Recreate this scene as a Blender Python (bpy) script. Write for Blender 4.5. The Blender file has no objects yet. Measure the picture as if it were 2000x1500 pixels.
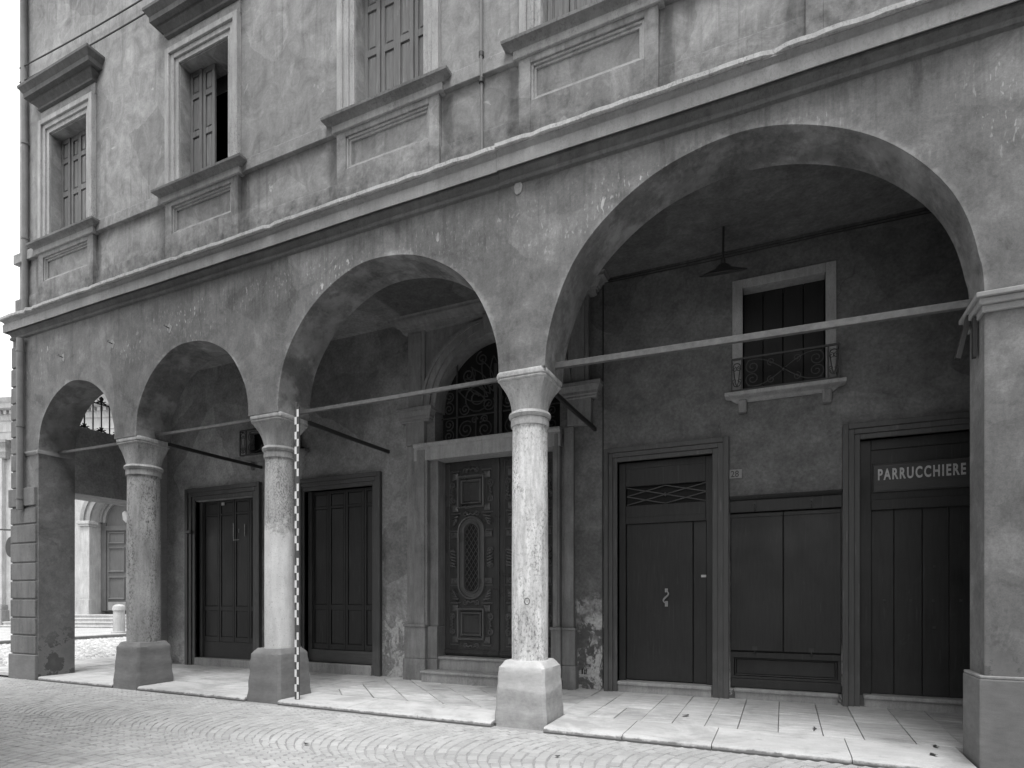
import bpy, math, random
from mathutils import Matrix, Vector

random.seed(7)
SC = bpy.context.scene
COL = SC.collection
R = math.radians

# ------------------------------------------------------------------ camera
CAM_H, CAM_D, YAW = 1.485, 6.2, 24.43
cam_data = bpy.data.cameras.new("camera")
cam = bpy.data.objects.new("camera", cam_data)
COL.objects.link(cam)
cam.location = (0, -CAM_D, CAM_H)
cam.rotation_euler = (R(90), 0, R(YAW))
cam_data.sensor_fit = 'HORIZONTAL'
cam_data.sensor_width = 36.0
cam_data.lens = 36.0 * 1167.0 / 2000.0
cam_data.shift_y = (1165.0 - 750.0) / 2000.0
cam_data.clip_start = 0.05
cam_data.clip_end = 2000
SC.camera = cam

# ------------------------------------------------------------------ sky + sun (soft overcast day)
SUN_EL, SUN_AZ = 70.0, 150.0      # azimuth: clockwise from +Y
w = bpy.data.worlds.new("World")
SC.world = w
w.use_nodes = True
nt = w.node_tree
nt.nodes.clear()
sky = nt.nodes.new("ShaderNodeTexSky")
sky.sky_type = 'NISHITA'
sky.sun_disc = False
sky.sun_elevation = R(SUN_EL)
sky.sun_rotation = R(SUN_AZ)
sky.air_density = 3.5
sky.dust_density = 0.6
sky.ozone_density = 1.0
bw = nt.nodes.new("ShaderNodeRGBToBW")
bg = nt.nodes.new("ShaderNodeBackground")
bg.inputs["Strength"].default_value = 0.15
wo = nt.nodes.new("ShaderNodeOutputWorld")
nt.links.new(sky.outputs[0], bw.inputs[0])
nt.links.new(bw.outputs[0], bg.inputs["Color"])
nt.links.new(bg.outputs[0], wo.inputs["Surface"])

sd = bpy.data.lights.new("sun", 'SUN')
sd.energy = 1.5
sd.angle = R(22)
sd.color = (1, 1, 1)
sun = bpy.data.objects.new("sun", sd)
COL.objects.link(sun)
az, el = R(SUN_AZ), R(SUN_EL)
sdir = Vector((math.sin(az) * math.cos(el), math.cos(az) * math.cos(el), math.sin(el)))
sun.rotation_euler = sdir.to_track_quat('Z', 'Y').to_euler()
sun.location = (0, -20, 30)

SC.view_settings.view_transform = 'Standard'
SC.view_settings.look = 'None'
SC.view_settings.gamma = 1.0
SC.view_settings.use_curve_mapping = False
SC.view_settings.exposure = 1.25
SC.cycles.max_bounces = 5
SC.cycles.diffuse_bounces = 3
SC.cycles.glossy_bounces = 2

# ------------------------------------------------------------------ materials (the place is recorded in greys)
class M:
    """Scalar shading graph: every socket is a grey value."""
    def __init__(s, name, rough=0.85, spec=0.25):
        s.m = bpy.data.materials.new(name)
        s.m.use_nodes = True
        s.t = s.m.node_tree
        s.b = s.t.nodes["Principled BSDF"]
        s.b.inputs["Roughness"].default_value = rough
        s.b.inputs["Specular IOR Level"].default_value = spec
        s.geo = s.t.nodes.new("ShaderNodeNewGeometry")
        s.pos = s.geo.outputs["Position"]
    def put(s, sock, v):
        if isinstance(v, (int, float)):
            sock.default_value = v
        elif isinstance(v, tuple):
            sock.default_value = v
        else:
            s.t.links.new(v, sock)
    def sc(s, x, y, z, v=None):
        n = s.t.nodes.new("ShaderNodeVectorMath"); n.operation = 'MULTIPLY'
        s.put(n.inputs[0], v or s.pos); n.inputs[1].default_value = (x, y, z)
        return n.outputs[0]
    def noise(s, scale=5, detail=4, rough=.55, vec=None, dist=0.0):
        n = s.t.nodes.new("ShaderNodeTexNoise")
        s.put(n.inputs["Vector"], vec or s.pos)
        n.inputs["Scale"].default_value = scale; n.inputs["Detail"].default_value = detail
        n.inputs["Roughness"].default_value = rough; n.inputs["Distortion"].default_value = dist
        return n.outputs[0]
    def voro(s, scale=5, vec=None, feature='F1'):
        n = s.t.nodes.new("ShaderNodeTexVoronoi"); n.feature = feature
        s.put(n.inputs["Vector"], vec or s.pos); n.inputs["Scale"].default_value = scale
        return n.outputs["Distance"]
    def math(s, op, a, b=0.0, clamp=False):
        n = s.t.nodes.new("ShaderNodeMath"); n.operation = op; n.use_clamp = clamp
        s.put(n.inputs[0], a); s.put(n.inputs[1], b)
        return n.outputs[0]
    def mul(s, a, b): return s.math('MULTIPLY', a, b)
    def add(s, a, b): return s.math('ADD', a, b)
    def step(s, v, lo, hi, a=0.0, b=1.0):
        n = s.t.nodes.new("ShaderNodeMapRange"); n.interpolation_type = 'SMOOTHSTEP'
        s.put(n.inputs["Value"], v)
        n.inputs["From Min"].default_value = lo; n.inputs["From Max"].default_value = hi
        n.inputs["To Min"].default_value = a; n.inputs["To Max"].default_value = b
        return n.outputs[0]
    def lin(s, v, lo, hi, a, b):
        n = s.t.nodes.new("ShaderNodeMapRange")
        s.put(n.inputs["Value"], v)
        n.inputs["From Min"].default_value = lo; n.inputs["From Max"].default_value = hi
        n.inputs["To Min"].default_value = a; n.inputs["To Max"].default_value = b
        return n.outputs[0]
    def mix(s, f, a, b):
        n = s.t.nodes.new("ShaderNodeMix"); n.data_type = 'FLOAT'
        s.put(n.inputs[0], f); s.put(n.inputs[2], a); s.put(n.inputs[3], b)
        return n.outputs[0]
    def xyz(s):
        n = s.t.nodes.new("ShaderNodeSeparateXYZ"); s.put(n.inputs[0], s.pos)
        return n.outputs
    def warp(s, amt=.35, scale=1.3):
        n = s.t.nodes.new("ShaderNodeTexNoise"); s.put(n.inputs["Vector"], s.pos); n.inputs["Scale"].default_value = scale; n.inputs["Detail"].default_value = 5
        a = s.t.nodes.new("ShaderNodeVectorMath"); a.operation = 'MULTIPLY_ADD'
        s.t.links.new(n.outputs["Color"], a.inputs[0]); a.inputs[1].default_value = (amt, amt, amt); s.t.links.new(s.pos, a.inputs[2])
        return a.outputs[0]
    def cell(s, scale, vec):
        n = s.t.nodes.new("ShaderNodeTexVoronoi"); s.put(n.inputs["Vector"], vec); n.inputs["Scale"].default_value = scale
        return n.outputs["Color"], n.outputs["Distance"]
    def cracks(s, c, scale=.55, width=.006, amt=.6):
        v = s.warp(.5, 2.2)
        e = s.voro(scale, v, 'DISTANCE_TO_EDGE')
        k = s.mul(s.step(e, width*.3, width, 1, 0), s.step(s.noise(.7, 3, .6), .55, .63))
        return s.mix(s.mul(k, amt), c, s.mul(c, .3))
    def repairs(s, c, scale=.8, hi=1.22, lo=.82):
        col, d = s.cell(scale, s.warp(.55, 1.1))
        c = s.mul(c, s.mix(s.step(col, .62, .63), 1.0, hi))
        return s.mul(c, s.mix(s.step(col, .34, .35, 1, 0), 1.0, lo))
    def rnd(s):
        n = s.t.nodes.new("ShaderNodeObjectInfo"); return n.outputs["Random"]
    def island(s): return s.geo.outputs["Random Per Island"]
    def out(s, col, height=None, bump=.3, dist=.01, rough=None):
        s.put(s.b.inputs["Base Color"], col if not isinstance(col, (int, float)) else (col, col, col, 1))
        if rough is not None: s.put(s.b.inputs["Roughness"], rough)
        if height is not None:
            n = s.t.nodes.new("ShaderNodeBump")
            n.inputs["Strength"].default_value = bump; n.inputs["Distance"].default_value = dist
            s.put(n.inputs["Height"], height)
            s.t.links.new(n.outputs[0], s.b.inputs["Normal"])
        return s.m

ARCHES = [(-11.013, 4.11, 1.063), (-8.175, 4.106, 1.23), (-4.686, 4.085, 1.70), (-.44, 4.015, 1.975)]

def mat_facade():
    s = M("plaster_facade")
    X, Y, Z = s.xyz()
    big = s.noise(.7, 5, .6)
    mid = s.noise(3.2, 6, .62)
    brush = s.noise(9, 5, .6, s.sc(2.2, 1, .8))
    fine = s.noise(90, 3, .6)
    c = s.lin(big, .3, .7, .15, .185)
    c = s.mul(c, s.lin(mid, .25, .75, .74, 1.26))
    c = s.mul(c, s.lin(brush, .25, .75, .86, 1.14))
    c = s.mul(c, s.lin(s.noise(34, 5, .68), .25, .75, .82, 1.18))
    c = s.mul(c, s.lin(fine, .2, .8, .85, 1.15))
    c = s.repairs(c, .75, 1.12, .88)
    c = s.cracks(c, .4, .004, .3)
    # worn, re-plastered rims round the arches
    wob = s.noise(2.1, 4, .6)
    for (cx, cz, r) in ARCHES:
        dx = s.math('SUBTRACT', X, cx); dz = s.math('SUBTRACT', Z, cz)
        d = s.math('SQRT', s.add(s.mul(dx, dx), s.mul(dz, dz)))
        d = s.math('SUBTRACT', d, r)
        wdt = s.add(s.lin(wob, .35, .75, -.05, .13), s.lin(s.noise(11, 5, .7), .2, .8, -.05, .05))
        rim = s.step(s.math('SUBTRACT', d, wdt), -.06, .02, 1, 0)
        rim = s.mul(rim, s.step(Z, cz - .25, cz + .1))
        c = s.mix(s.mul(rim, .75), c, s.lin(mid, .3, .7, .18, .36))
    # pale chipped flecks in a band below the cornice
    band = s.mul(s.step(s.add(Z, s.lin(s.noise(1.3, 3, .5), .3, .7, -.2, .2)), 5.1, 5.5), s.step(Z, 5.85, 6.08, 1, 0))
    patch = s.mul(s.step(s.noise(.8, 4, .65), .40, .62), s.step(Y, .01, .03, 1, 0))
    fl = s.step(s.noise(26, 2.2, .5, s.sc(1.25, 1, .42), .1), .60, .68)
    c = s.mix(s.mul(s.mul(fl, .7), s.mul(band, patch)), c, .44)
    ch = s.step(s.noise(9, 3, .55, s.sc(1.5, 1, .6), .2), .645, .70)
    c = s.mix(s.mul(s.mul(ch, .85), s.mul(band, patch)), c, .5)
    blot = s.noise(1.5, 7, .72, None, .5)
    c = s.mul(c, s.mix(s.step(blot, .50, .62), 1.0, 1.28)); c = s.mul(c, s.mix(s.step(blot, .36, .46, 1, 0), 1.0, .74))
    drip = s.mul(s.step(s.noise(5, 5, .65, s.sc(2.2, 1, .12)), .50, .64), s.step(Z, 4.9, 6.1))
    c = s.mul(c, s.mix(drip, 1.0, .80))
    sc_ = s.step(s.noise(60, 2, .5, s.sc(1.2, 1, .12)), .68, .73)
    c = s.mix(s.mul(s.mul(sc_, .25), s.step(s.noise(1.1, 3, .6), .45, .65)), c, .36)
    # damp foot and pale repaired patches low down
    low = s.step(s.add(Z, s.lin(s.noise(1.6, 5, .65), .2, .8, -.9, .9)), .25, 1.3, 1, 0)
    lp_ = s.noise(3.2, 6, .7)
    c = s.mix(s.mul(low, .85), c, s.mix(s.step(lp_, .50, .55), s.lin(mid, .3, .7, .16, .24), s.lin(mid, .3, .7, .05, .09)))
    h = s.add(s.mul(mid, .5), s.add(s.mul(brush, .4), s.mul(fine, .12)))
    return s.out(c, h, .35, .012)

def mat_upper():
    s = M("plaster_upper")
    X, Y, Z = s.xyz()
    big = s.noise(.9, 6, .62)
    swirl = s.noise(3.4, 7, .65, s.sc(1, 1, .8), 1.2)
    stre = s.noise(2.6, 5, .6, s.sc(2.6, 1, .45))
    fine = s.noise(110, 3, .6)
    c = s.lin(big, .3, .7, .25, .32)
    c = s.mul(c, s.lin(swirl, .25, .75, .62, 1.34))
    c = s.mul(c, s.lin(stre, .25, .75, .9, 1.1))
    c = s.mul(c, s.lin(s.noise(26, 5, .68), .25, .75, .84, 1.16))
    c = s.mul(c, s.lin(fine, .2, .8, .86, 1.14))
    pt = s.step(s.noise(4.5, 4, .6, None, .6), .66, .71)
    pt = s.mul(pt, s.step(s.noise(.6, 2, .5), .42, .58))
    c = s.mix(s.mul(pt, .7), c, .5)
    drip = s.step(s.noise(4, 6, .68, s.sc(2.4, 1, .10)), .50, .66)
    c = s.mul(c, s.mix(s.mul(drip, s.step(s.noise(.8, 3, .6), .42, .6)), 1.0, .72))
    c = s.repairs(c, .9, 1.10, .90)
    c = s.cracks(c, .45, .005, .4)
    # water stains below the ends of the sills
    for cx in (-11.18, -7.845, -4.515, -1.93, .96):
        d = s.math('ABSOLUTE', s.math('SUBTRACT', s.math('ABSOLUTE', s.math('SUBTRACT', X, cx)), .86))
        k = s.mul(s.step(s.add(d, s.lin(stre, .3, .7, -.06, .10)), .02, .15, 1, 0), s.mul(s.step(Z, 7.45, 7.52, 1, 0), s.step(Z, 6.5, 7.2, .5, 1)))
        c = s.mul(c, s.mix(k, 1.0, .58))
    # grime rising from the cornice ledge
    g = s.step(s.add(Z, s.lin(s.noise(2.2, 6, .68), .25, .75, -.4, .4)), 6.55, 7.25, 1, 0)
    c = s.mul(c, s.mix(g, 1.0, s.lin(s.noise(7, 5, .65), .3, .7, .32, .85)))
    h = s.add(s.mul(swirl, .8), s.mul(fine, .1))
    return s.out(c, h, .4, .014)

def mat_inner():
    s = M("plaster_inner")
    X, Y, Z = s.xyz()
    big = s.noise(.8, 6, .62)
    mid = s.noise(4.2, 7, .66)
    gr = s.noise(28, 5, .62)
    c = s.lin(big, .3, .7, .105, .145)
    c = s.mul(c, s.step(X, -5.9, -5.8, 1.75, 1.0))      # paler to the left: light from the open end put into the colour
    c = s.mul(c, s.step(s.add(X, s.lin(s.noise(2, 4, .6), .3, .7, -.2, .2)), -9.6, -9.0, 1.4, 1.0))  # paler again by the end passage, also painted light
    c = s.mul(c, s.lin(mid, .25, .75, .66, 1.34))
    c = s.mul(c, s.lin(gr, .25, .75, .72, 1.28))
    c = s.repairs(c, .7, 1.16, .84)
    c = s.cracks(c, .4, .004, .35)
    zz = s.add(Z, s.lin(s.noise(1.1, 5, .6), .25, .75, -.55, .55))
    low = s.step(zz, .35, 1.15, 1, 0)
    strip = s.add(s.mul(s.step(X, -2.96, -2.9), s.step(X, -2.44, -2.4, 1, 0)), s.mul(s.step(X, -6.42, -6.36), s.step(X, -5.9, -5.86, 1, 0)))
    low = s.math('MAXIMUM', low, s.mul(strip, s.step(zz, 1.15, 1.45, 1, 0)))
    pe = s.step(s.noise(3.4, 8, .75, s.sc(1.2, 1, .8), .6), .475, .53)
    c = s.mix(s.mul(low, s.mul(pe, .9)), c, s.lin(gr, .3, .7, .34, .62))
    dk = s.step(s.noise(2.2, 6, .7), .54, .62)
    c = s.mix(s.mul(low, s.mul(dk, .7)), c, .11)
    h = s.add(s.mul(mid, .6), s.add(s.mul(gr, .25), s.mul(s.mul(low, pe), .5)))
    return s.out(c, h, .4, .012)

def mat_stone(name, a, b, speck=.0, streak=.25, bump=.3, scale=1.0, rough=.85):
    s = M(name, rough)
    big = s.noise(1.6 * scale, 5, .6)
    st = s.noise(6 * scale, 5, .62, s.sc(2.2, 2.2, .35))
    fine = s.noise(70, 4, .65)
    c = s.lin(big, .3, .7, a, b)
    c = s.mul(c, s.lin(st, .25, .75, 1 - streak, 1 + streak))
    c = s.mul(c, s.lin(fine, .2, .8, .88, 1.12))
    if speck > 0:
        sp = s.noise(34, 8, .78, s.sc(1.2, 1.2, .7), .2)
        zone = s.step(s.noise(2.4, 4, .6, s.sc(1.8, 1.8, .4)), .34, .62)
        k = s.mul(s.step(sp, .49, .60), s.add(s.mul(zone, .8), .2))
        c = s.mix(s.mul(k, speck), c, s.mul(c, .22))
        h = s.add(s.mul(fine, .3), s.mul(s.math('SUBTRACT', 1.0, k), .35))
    else:
        h = s.add(s.mul(fine, .4), s.mul(st, .4))
    return s.out(c, h, bump, .008)

def mat_shaft2():
    # upper part stained and lichened, lower part rubbed clean
    s = M("stone_shaft_two_tone")
    X, Y, Z = s.xyz()
    st = s.noise(5, 5, .62, s.sc(2.4, 2.4, .4)); fine = s.noise(70, 4, .65)
    sp = s.noise(52, 8, .8, s.sc(1.2, 1.2, .6), .1)
    clean = s.mul(s.lin(st, .25, .75, .60, .80), s.lin(fine, .2, .8, .88, 1.1))
    clean = s.mul(clean, s.lin(s.noise(1.7, 5, .65), .3, .7, .78, 1.05))
    pit = s.step(s.noise(46, 4, .7), .60, .68)
    clean = s.mix(s.mul(pit, .6), clean, .16)
    dirty = s.mul(s.lin(st, .25, .75, .30, .58), s.lin(fine, .2, .8, .85, 1.12))
    zn = s.step(s.noise(3, 4, .6, s.sc(1.8, 1.8, .5)), .3, .6)
    dirty = s.mix(s.mul(s.mul(s.step(sp, .45, .58), .8), s.add(s.mul(zn, .7), .3)), dirty, .11)
    edge = s.step(s.add(Z, s.lin(s.noise(4, 7, .7), .25, .75, -.3, .3)), 2.38, 2.55)
    return s.out(s.mix(edge, clean, dirty), s.add(s.mul(fine, .3), s.mul(sp, .2)), .3, .008)

def mat_cement(name, a, b, cut=None):
    s = M(name)
    X, Y, Z = s.xyz()
    big = s.noise(2.3, 6, .65); tr = s.noise(14, 5, .6, s.sc(.7, .7, 2.2)); fine = s.noise(120, 3, .6)
    c = s.lin(big, .28, .72, a, b)
    c = s.mul(c, s.lin(tr, .25, .75, .88, 1.12)); c = s.mul(c, s.lin(fine, .2, .8, .88, 1.12))
    if cut:
        d = s.step(s.add(Z, s.lin(s.noise(3, 3, .5), .25, .75, -.04, .04)), cut - .02, cut + .02, 1, 0)
        c = s.mul(c, s.mix(d, 1.0, s.lin(s.noise(5, 5, .65), .3, .7, .62, .92)))
    return s.out(c, s.add(s.mul(tr, .4), s.mul(fine, .3)), .3, .008)

def mat_wood(name, v, grain=.3, rough=.6, horiz=False, scuff=.0):
    s = M(name, rough, .3)
    vec = s.sc(1.2, 12, 12) if horiz else s.sc(12, 12, 1.0)
    g = s.noise(3.2, 6, .62, vec); big = s.noise(1.5, 5, .6); fine = s.noise(60, 3, .6)
    c = s.mul(s.lin(g, .25, .75, v * (1 - grain), v * (1 + grain)), s.lin(big, .3, .7, .85, 1.15))
    if scuff:
        k = s.step(s.noise(5, 8, .8, s.sc(1, 1, .6), .6), .58, .70)
        c = s.mix(s.mul(k, scuff), c, v * 2.2)
        sx_ = s.step(s.noise(40, 2, .5, s.sc(1, 1, .05)), .66, .70)
        c = s.mix(s.mul(sx_, .35), c, v * 2.6)
        X, Y, Z = s.xyz()
        du = s.step(s.add(Z, s.lin(s.noise(4, 5, .7), .2, .8, -.3, .3)), .2, .75, 1, 0)
        c = s.mix(s.mul(du, .4), c, v * 2.2)
    return s.out(c, s.add(s.mul(g, .6), s.mul(fine, .1)), .25, .005, s.lin(big, .3, .7, rough - .12, rough + .15))

def mat_plain(name, v, rough=.6, spec=.3, var=.15, scale=14, metal=0.0):
    s = M(name, rough, spec)
    s.b.inputs["Metallic"].default_value = metal
    n = s.noise(scale, 5, .6); f = s.noise(80, 3, .6)
    return s.out(s.mul(s.lin(n, .25, .75, v * (1 - var), v * (1 + var)), s.lin(f, .2, .8, .9, 1.1)), n, .15, .004)

def mat_slab():
    s = M("paving_stone", .8)
    X, Y, Z = s.xyz()
    rn = s.rnd()
    big = s.noise(1.4, 6, .65); st = s.noise(9, 6, .68, s.sc(.35, 1.6, 1)); fine = s.noise(90, 4, .65)
    c = s.lin(rn, 0, 1, .46, .60)
    c = s.mul(c, s.lin(big, .28, .72, .82, 1.14)); c = s.mul(c, s.lin(st, .3, .7, .72, 1.14)); c = s.mul(c, s.lin(fine, .2, .8, .8, 1.14))
    sp = s.step(s.noise(8, 6, .7, s.sc(.5, 1.5, 1)), .60, .70)
    c = s.mix(s.mul(sp, .55), c, .2)
    tr = s.step(s.noise(1.0, 6, .7, None, .6), .48, .66)
    c = s.mul(c, s.mix(tr, 1.0, .74))
    return s.out(c, s.add(s.mul(st, .5), s.mul(fine, .3)), .3, .006)

def mat_kerb():
    s = M("kerb_stone_worn", .8)
    X, Y, Z = s.xyz()
    big = s.noise(1.4, 6, .65); st = s.noise(8, 6, .68, s.sc(.4, 1.6, 1)); fine = s.noise(80, 4, .65)
    c = s.mul(s.lin(big, .28, .72, .45, .57), s.lin(st, .3, .7, .86, 1.08)); c = s.mul(c, s.lin(fine, .2, .8, .88, 1.1))
    tr = s.step(s.noise(1.1, 6, .7, None, .6), .46, .64)
    c = s.mul(c, s.mix(tr, 1.0, .74))
    c = s.mix(s.mul(s.step(s.noise(8, 6, .7, s.sc(.5, 1.5, 1)), .60, .70), .55), c, .2)
    dirt = s.step(s.add(Z, s.lin(s.noise(11, 5, .65), .25, .75, -.02, .02)), .018, .042, 1, 0)
    c = s.mix(s.mul(dirt, .8), c, .12)
    return s.out(c, s.add(s.mul(st, .5), s.mul(fine, .5)), .5, .008)

def mat_sett():
    s = M("sett_stone", .75)
    rn = s.add(s.mul(s.rnd(), .5), s.mul(s.island(), .5))
    big = s.noise(.5, 4, .6); mid = s.noise(3, 5, .6); fine = s.noise(120, 4, .65)
    c = s.lin(rn, 0.1, .9, .32, .44)
    c = s.mul(c, s.lin(big, .3, .7, .88, 1.12)); c = s.mul(c, s.lin(mid, .3, .7, .9, 1.1)); c = s.mul(c, s.lin(fine, .2, .8, .85, 1.12))
    return s.out(c, fine, .35, .006)

def mat_dust():
    s = M("joint_dust", .95, .1)
    big = s.noise(.6, 5, .6); fine = s.noise(60, 5, .7)
    return s.out(s.mul(s.lin(big, .3, .7, .26, .38), s.lin(fine, .2, .8, .75, 1.2)), fine, .4, .006)

def mat_cobble():
    s = M("cobble_pebble", .8)
    rn = s.island(); fine = s.noise(60, 4, .65)
    return s.out(s.mul(s.lin(rn, 0, 1, .30, .55), s.lin(fine, .2, .8, .85, 1.15)), fine, .3, .006)

MT = dict(
    facade=mat_facade(), upper=mat_upper(), inner=mat_inner(),
    trim=mat_stone("stone_trim", .27, .38, .35, .22), ledge=mat_stone("stone_ledge", .36, .48, .55, .2),
    cornice=mat_stone("stone_cornice", .23, .32, .25, .15), frame=mat_stone("stone_window_frame", .32, .43, .35, .22),
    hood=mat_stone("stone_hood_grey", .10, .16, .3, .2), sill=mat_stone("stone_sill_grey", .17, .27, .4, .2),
    portal=mat_stone("stone_portal", .16, .25, .25, .25), white=mat_stone("stone_sill_white", .26, .36, .2, .2),
    shaft1=mat_stone("stone_shaft_dark", .26, .42, .95, .35), shaft2=mat_shaft2(), shaft3=mat_stone("stone_shaft_pale", .55, .74, .8, .40),
    cap=mat_stone("stone_capital", .40, .54, .3, .28), cap1=mat_stone("stone_capital_grey", .30, .42, .4, .28),
    plinth=mat_cement("cement_plinth", .155, .22), plinth3=mat_cement("cement_plinth_pale", .40, .52, .42),
    quoin=mat_stone("stone_quoin", .13, .20, .35, .2, .5), pier=mat_cement("cement_pier", .26, .36),
    door=mat_wood("wood_door_dark", .020, .3, .5, False, .5), carved=mat_wood("wood_carved", .048, .25, .30),
    carvedhi=mat_wood("wood_carved_highlight", .08, .25, .32), doorframe=mat_wood("wood_door_frame", .068, .2, .5, False, .3), shutter=mat_wood("wood_shutter", .17, .25, .75, False, .3),  # carvedhi: highlights on the raised carving put into a lighter wood colour
    blackwood=mat_wood("wood_black", .010, .3, .6), iron=mat_plain("wrought_iron", .03, .55, .4), rod=mat_plain("iron_tie_rod", .125, .7, .3, .3),
    board=mat_wood("wood_base_board", .08, .2, .65, True), slab=mat_slab(), kerb=mat_kerb(), sett=mat_sett(), dust=mat_dust(), cobble=mat_cobble(),
    church=mat_stone("stone_church", .34, .46, .3, .18), churchdark=mat_stone("stone_church_grey", .20, .29, .3, .2),
    churchdoor=mat_wood("wood_church_door", .10, .2, .6), paintwhite=mat_plain("paint_white", .78, .5, .3, .06), paintred=mat_plain("paint_red_as_grey", .085, .5, .3, .1),
    letter=mat_plain("paint_letter", .42, .6, .3, .2, 40), plate=mat_plain("plate_enamel", .20, .5, .4, .15), ink=mat_plain("plate_ink", .05, .5), signboard=mat_wood("wood_sign_board", .045, .2, .45, True),
    pipe=mat_plain("zinc_pipe", .17, .6, .4, .2, 5), glass=mat_plain("pane_dark", .012, .5, .15), dark=mat_plain("room_dark", .02, .9, .1), brass=mat_plain("metal_handle", .25, .35, .5), blocker=mat_plain("blocker_plaster", .09, .9, .1), leaf=mat_plain("dry_leaf", .04, .8), chalk=mat_plain("chalk", .35, .9, .1, .4, 40), roof=mat_plain("roof_tile", .14, .9, .1),
)

# ------------------------------------------------------------------ mesh helpers
class MB:
    def __init__(s): s.v = []; s.f = []
    def add(s, vs, fs):
        o = len(s.v); s.v += [tuple(p) for p in vs]; s.f += [tuple(i + o for i in f) for f in fs]; return s
    def box(s, x0, x1, y0, y1, z0, z1):
        return s.add([(x0,y0,z0),(x1,y0,z0),(x1,y1,z0),(x0,y1,z0),(x0,y0,z1),(x1,y0,z1),(x1,y1,z1),(x0,y1,z1)],
                     [(0,3,2,1),(4,5,6,7),(0,1,5,4),(1,2,6,5),(2,3,7,6),(3,0,4,7)])
    def prism(s, poly, y0, y1):
        """XZ outline (anticlockwise seen from -Y) pushed from y0 to y1."""
        n = len(poly)
        vs = [(x, y0, z) for x, z in poly] + [(x, y1, z) for x, z in poly]
        fs = [tuple(range(n)), tuple(range(2 * n - 1, n - 1, -1))]
        fs += [(i, i + n, (i + 1) % n + n, (i + 1) % n) for i in range(n)]
        return s.add(vs, fs)
    def rings(s, rs, close=True, cap=True):
        n = len(rs[0]); vs = [p for r in rs for p in r]; fs = []
        for k in range(len(rs) - 1):
            for i in range(n if close else n - 1):
                j = (i + 1) % n
                fs.append((k*n+i, k*n+j, (k+1)*n+j, (k+1)*n+i))
        if cap: fs += [tuple(range(n - 1, -1, -1)), tuple((len(rs)-1)*n + i for i in range(n))]
        return s.add(vs, fs)
    def lathe(s, prof, cx, cy, n=40):
        return s.rings([[(cx + r*math.cos(2*math.pi*i/n), cy + r*math.sin(2*math.pi*i/n), z) for i in range(n)] for r, z in prof])
    def tube(s, pts, r, n=6):
        pts = [Vector(p) for p in pts]; rs = []; up = None
        for i, p in enumerate(pts):
            t = (pts[min(i+1, len(pts)-1)] - pts[max(i-1, 0)]).normalized()
            a = Vector((0,1,0)) if abs(t.y) < .9 else Vector((1,0,0))
            u = t.cross(a).normalized(); v = t.cross(u).normalized()
            rr = r[i] if isinstance(r, (list, tuple)) else r
            rs.append([p + rr*(math.cos(2*math.pi*k/n)*u + math.sin(2*math.pi*k/n)*v) for k in range(n)])
        return s.rings(rs)
    def mould(s, x0, x1, yb, prof, sides=True):
        """moulding projecting towards -Y from plane yb, returned at both ends; prof = [(projection, z)]"""
        rs = []
        for p, z in prof:
            q = p if sides else 0
            rs.append([(x0-q, yb, z), (x0-q, yb-p, z), (x1+q, yb-p, z), (x1+q, yb, z)])
        return s.rings(rs)
    def ringrect(s, x0, x1, z0, z1, w, y0, y1):
        s.box(x0, x0+w, y0, y1, z0, z1); s.box(x1-w, x1, y0, y1, z0, z1)
        s.box(x0+w, x1-w, y0, y1, z1-w, z1); s.box(x0+w, x1-w, y0, y1, z0, z0+w); return s
    def bevelring(s, x0, x1, z0, z1, w, yb, h):
        """picture-frame moulding with a triangular section, yb = ground plane, h = projection"""
        o = [(x0,z0),(x1,z0),(x1,z1),(x0,z1)]
        def ins(d): return [(x0+d,z0+d),(x1-d,z0+d),(x1-d,z1-d),(x0+d,z1-d)]
        rs = []
        for d, y in ((0, yb), (w*.25, yb-h), (w*.6, yb-h*.9), (w, yb)):
            rs.append([(x, y, z) for x, z in ins(d)])
        n = 4; vs = [p for r in rs for p in r]; fs = []
        for k in range(3):
            for i in range(4):
                fs.append((k*4+i, k*4+(i+1)%4, (k+1)*4+(i+1)%4, (k+1)*4+i))
        return s.add(vs, fs)
    def arcband(s, cx, cz, r0, r1, y0, y1, a0=0.0, a1=math.pi, n=40):
        rs = []
        for i in range(n + 1):
            a = a0 + (a1 - a0)*i/n; c, d = math.cos(a), math.sin(a)
            rs.append([(cx+r0*c, y0, cz+r0*d), (cx+r1*c, y0, cz+r1*d), (cx+r1*c, y1, cz+r1*d), (cx+r0*c, y1, cz+r0*d)])
        return s.rings(rs)
    def mesh(s, name, smooth=False):
        me = bpy.data.meshes.new(name); me.from_pydata(s.v, [], s.f); me.update()
        import bmesh
        b = bmesh.new(); b.from_mesh(me); bmesh.ops.recalc_face_normals(b, faces=b.faces); b.to_mesh(me); b.free()
        if smooth:
            me.polygons.foreach_set("use_smooth", [True]*len(me.polygons)); me.set_sharp_from_angle(angle=R(32))
        return me

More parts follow.
